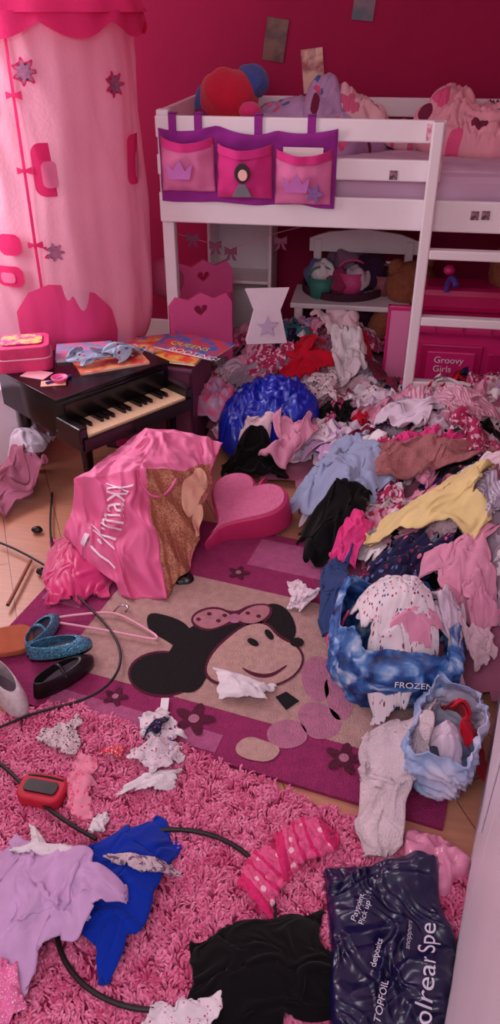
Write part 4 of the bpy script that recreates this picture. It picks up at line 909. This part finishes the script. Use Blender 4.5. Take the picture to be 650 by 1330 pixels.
drop('navy_carrier_bag',425,1122,590,1348,nv,fold=.034,th=.025,gloss=True,L=(.06,.2),n=110,lobe=.06,seed=77,square=True)
def draped_text(name,body,size,u,v,z,rot,m,parent=None):
    tv,tf=text_arr(body,size); p=loc(u,v,z); c,s=math.cos(rad(rot)),math.sin(rad(rot))
    X=p.x+tv[:,0]*c-tv[:,1]*s; Y=p.y+tv[:,0]*s+tv[:,1]*c; Z=GF.base(X,Y,sts=(1,),up=.05)+.004
    return mobj(name,np.stack([X,Y,Z],1),tf,m,smooth=True,parent=parent)
lt=mat('print_silver',(215,205,225),.5,noise=.03); TX=empty('bag_lettering')
draped_text('large','olrear Spe',.046,560,1335,.07,76,lt,TX); draped_text('small_a','TOPFOIL',.018,494,1330,.07,70,lt,TX); draped_text('small_b','Paypoint\nPick up',.016,462,1200,.07,66,lt,TX); draped_text('small_c','deposits',.017,488,1258,.07,68,lt,TX); draped_text('small_d','snoppers',.015,532,1235,.07,75,lt,TX)
def ground_tube(name,pts,r,m,z=.02,cyc=False):
    P=[loc(p[0],p[1],p[2] if len(p)>2 else z) for p in pts]
    return tube(name,P,r,m,cyc=cyc)
ground_tube('black_cable',[(68,640),(62,690),(72,740,.03),(100,775,.04),(150,820,.03),(162,860,.03),(140,895,.03),(95,915,.03),(40,925,.04),(0,945,.05),(-40,960,.05)],.004,rubber)
ground_tube('black_cable',[(-30,970,.045),(0,990,.045),(25,1015,.045),(50,1040,.045),(80,1065,.05),(125,1090,.045)],.005,rubber)
ground_tube('black_cable',[(0,705),(30,716),(50,730),(68,740)],.004,rubber)
ground_tube('drum_stick',[(10,786),(25,758),(40,728)],.006,mat('stick_wood',(150,80,50),.5,noise=.2)); 
for i,(u,v) in enumerate(((48,688),(55,742),(70,752),(238,752))): blob('cable_plug',loc(u,v,.015),(.02,.014,.012) if i<3 else (.035,.03,.02),blk,seed=i,amp=.2)
HN=empty('clothes_hanger',loc(140,808,.03),rad(-14)); hg=mat('hanger_pink',(240,170,190),.25,noise=.05,coat=.4)
tube('frame',[(0,.05,0),(-.06,.03,0),(-.17,-.02,0),(-.175,-.035,0),(-.15,-.04,0),(0,-.035,0),(.15,-.04,0),(.175,-.035,0),(.17,-.02,0),(.06,.03,0)],.004,hg,HN,cyc=True)
tube('hook',[(0,.05,0),(0,.08,0),(.02,.095,0),(.04,.08,0),(.035,.06,0)],.003,mat('chrome',(200,200,205),.2,1),HN)
def shoe(name,p,rz,L_,m,sole,inside,strap=False,high=1.0):
    e=empty(name,p,rz); n=48; t=np.linspace(0,2*np.pi,n,endpoint=False)
    def outline(k):
        x=np.cos(t)*L_/2; w=L_*(.17+.035*np.cos(t)); y=np.sin(t)*w*k
        return x*k,y
    rows=[]
    x,y=outline(1.0); rows.append((x,y,np.zeros(n))); rows.append((x*1.01,y*1.02,np.full(n,.010)))
    x,y=outline(.99); rows.append((x,y,np.full(n,.022*high)))
    ox=-L_*.10+np.cos(t)*L_*.36; oy=np.sin(t)*L_*.125
    for f in(.35,.7,1.0):
        zz=.022*high+(.022*high+.012*(1-np.cos(t))/2*high)*math.sin(f*math.pi/2)
        rows.append((x*(1-f)+ox*f,y*(1-f)+oy*f,zz))
    V=np.concatenate([np.stack(r,1) for r in rows]); F=ringF(n,len(rows))
    mi=np.zeros(len(F)); mi[:n]=1
    o=mobj('upper',V,F,[m,sole],midx=mi,parent=e); md=o.modifiers.new('s','SOLIDIFY'); md.thickness=.002
    x,y=outline(.95); plate('insole',list(zip(x,y)),[],.004,inside,e,(0,0,.010),b=.001)
    if strap: tube('strap',[(-.01,-L_*.15,.035),(-.01,-L_*.08,.055),(-.01,0,.06),(-.01,L_*.08,.055),(-.01,L_*.15,.035)],.005,m,e)
    return e
seq=mat('blue_sequins',(110,185,225),.2,metal=.5,noise=.8,nscale=160,bump=.6,bscale=220); bs=mat('shoe_black',(18,14,18),.35,noise=.1)
ins=mat('insole_grey',(120,100,118),.8,noise=.1)
shoe('sequin_shoe',loc(56,828,.02),rad(75),.18,seq,bs,ins,True); shoe('sequin_shoe',loc(80,848,.045),rad(20),.18,seq,bs,ins)
shoe('black_ballet_shoe',loc(84,882,.02),rad(48),.20,bs,bs,ins,True); 
chk=mat('canvas_check',(205,185,192),.8,noise=.3,nscale=70,bump=.3); shoe('slip_on_shoe',loc(12,905,.03),rad(-50),.19,chk,mat('sole_white',(230,220,225),.6,noise=.05),ins,high=1.4)
plate('brown_pouch',rrect(-.06,-.05,.06,.05,.04),[],.012,F_('pouch_brown',(185,98,70)),None,loc(15,832,.035),(rad(6),0,rad(15)),.004)
# ================= LIGHT
wd=bpy.data.worlds.new('World'); scene.world=wd; wd.use_nodes=True
bg=wd.node_tree.nodes['Background']; bg.inputs['Color'].default_value=(.98,.87,.93,1); bg.inputs['Strength'].default_value=.66
def area(name,l,rot,sx,sy,e,c):
    d=bpy.data.lights.new(name,'AREA'); d.shape='RECTANGLE'; d.size=sx; d.size_y=sy; d.energy=e; d.color=c
    o=bpy.data.objects.new(name,d); o.location=l; o.rotation_euler=rot; link(o); return o
area('window_daylight',room(WL+.02,2.8,1.5),(0,rad(-90),-PHI),1.1,1.3,38,(1,.93,.97))
area('added_soft_fill',(-.5,-.3,2.25),(rad(48),0,rad(-8)),1.4,1.0,24,(1,.93,.95))  # soft fill added above and behind the camera, no real fitting there
# ================= CAMERA
cd=bpy.data.cameras.new('Camera'); cam=bpy.data.objects.new('Camera',cd); link(cam)
cd.sensor_fit='VERTICAL'; cd.sensor_height=36; cd.lens=36*FP/1330; cd.clip_start=.02
cam.location=(0,0,HC); cam.rotation_euler=(rad(90)-PT,0,0); scene.camera=cam
scene.view_settings.view_transform='Standard'; scene.view_settings.look='None'; scene.view_settings.exposure=0
print('verts',sum(len(o.data.vertices) for o in scene.objects if o.type=='MESH'),time.time()-T_0)
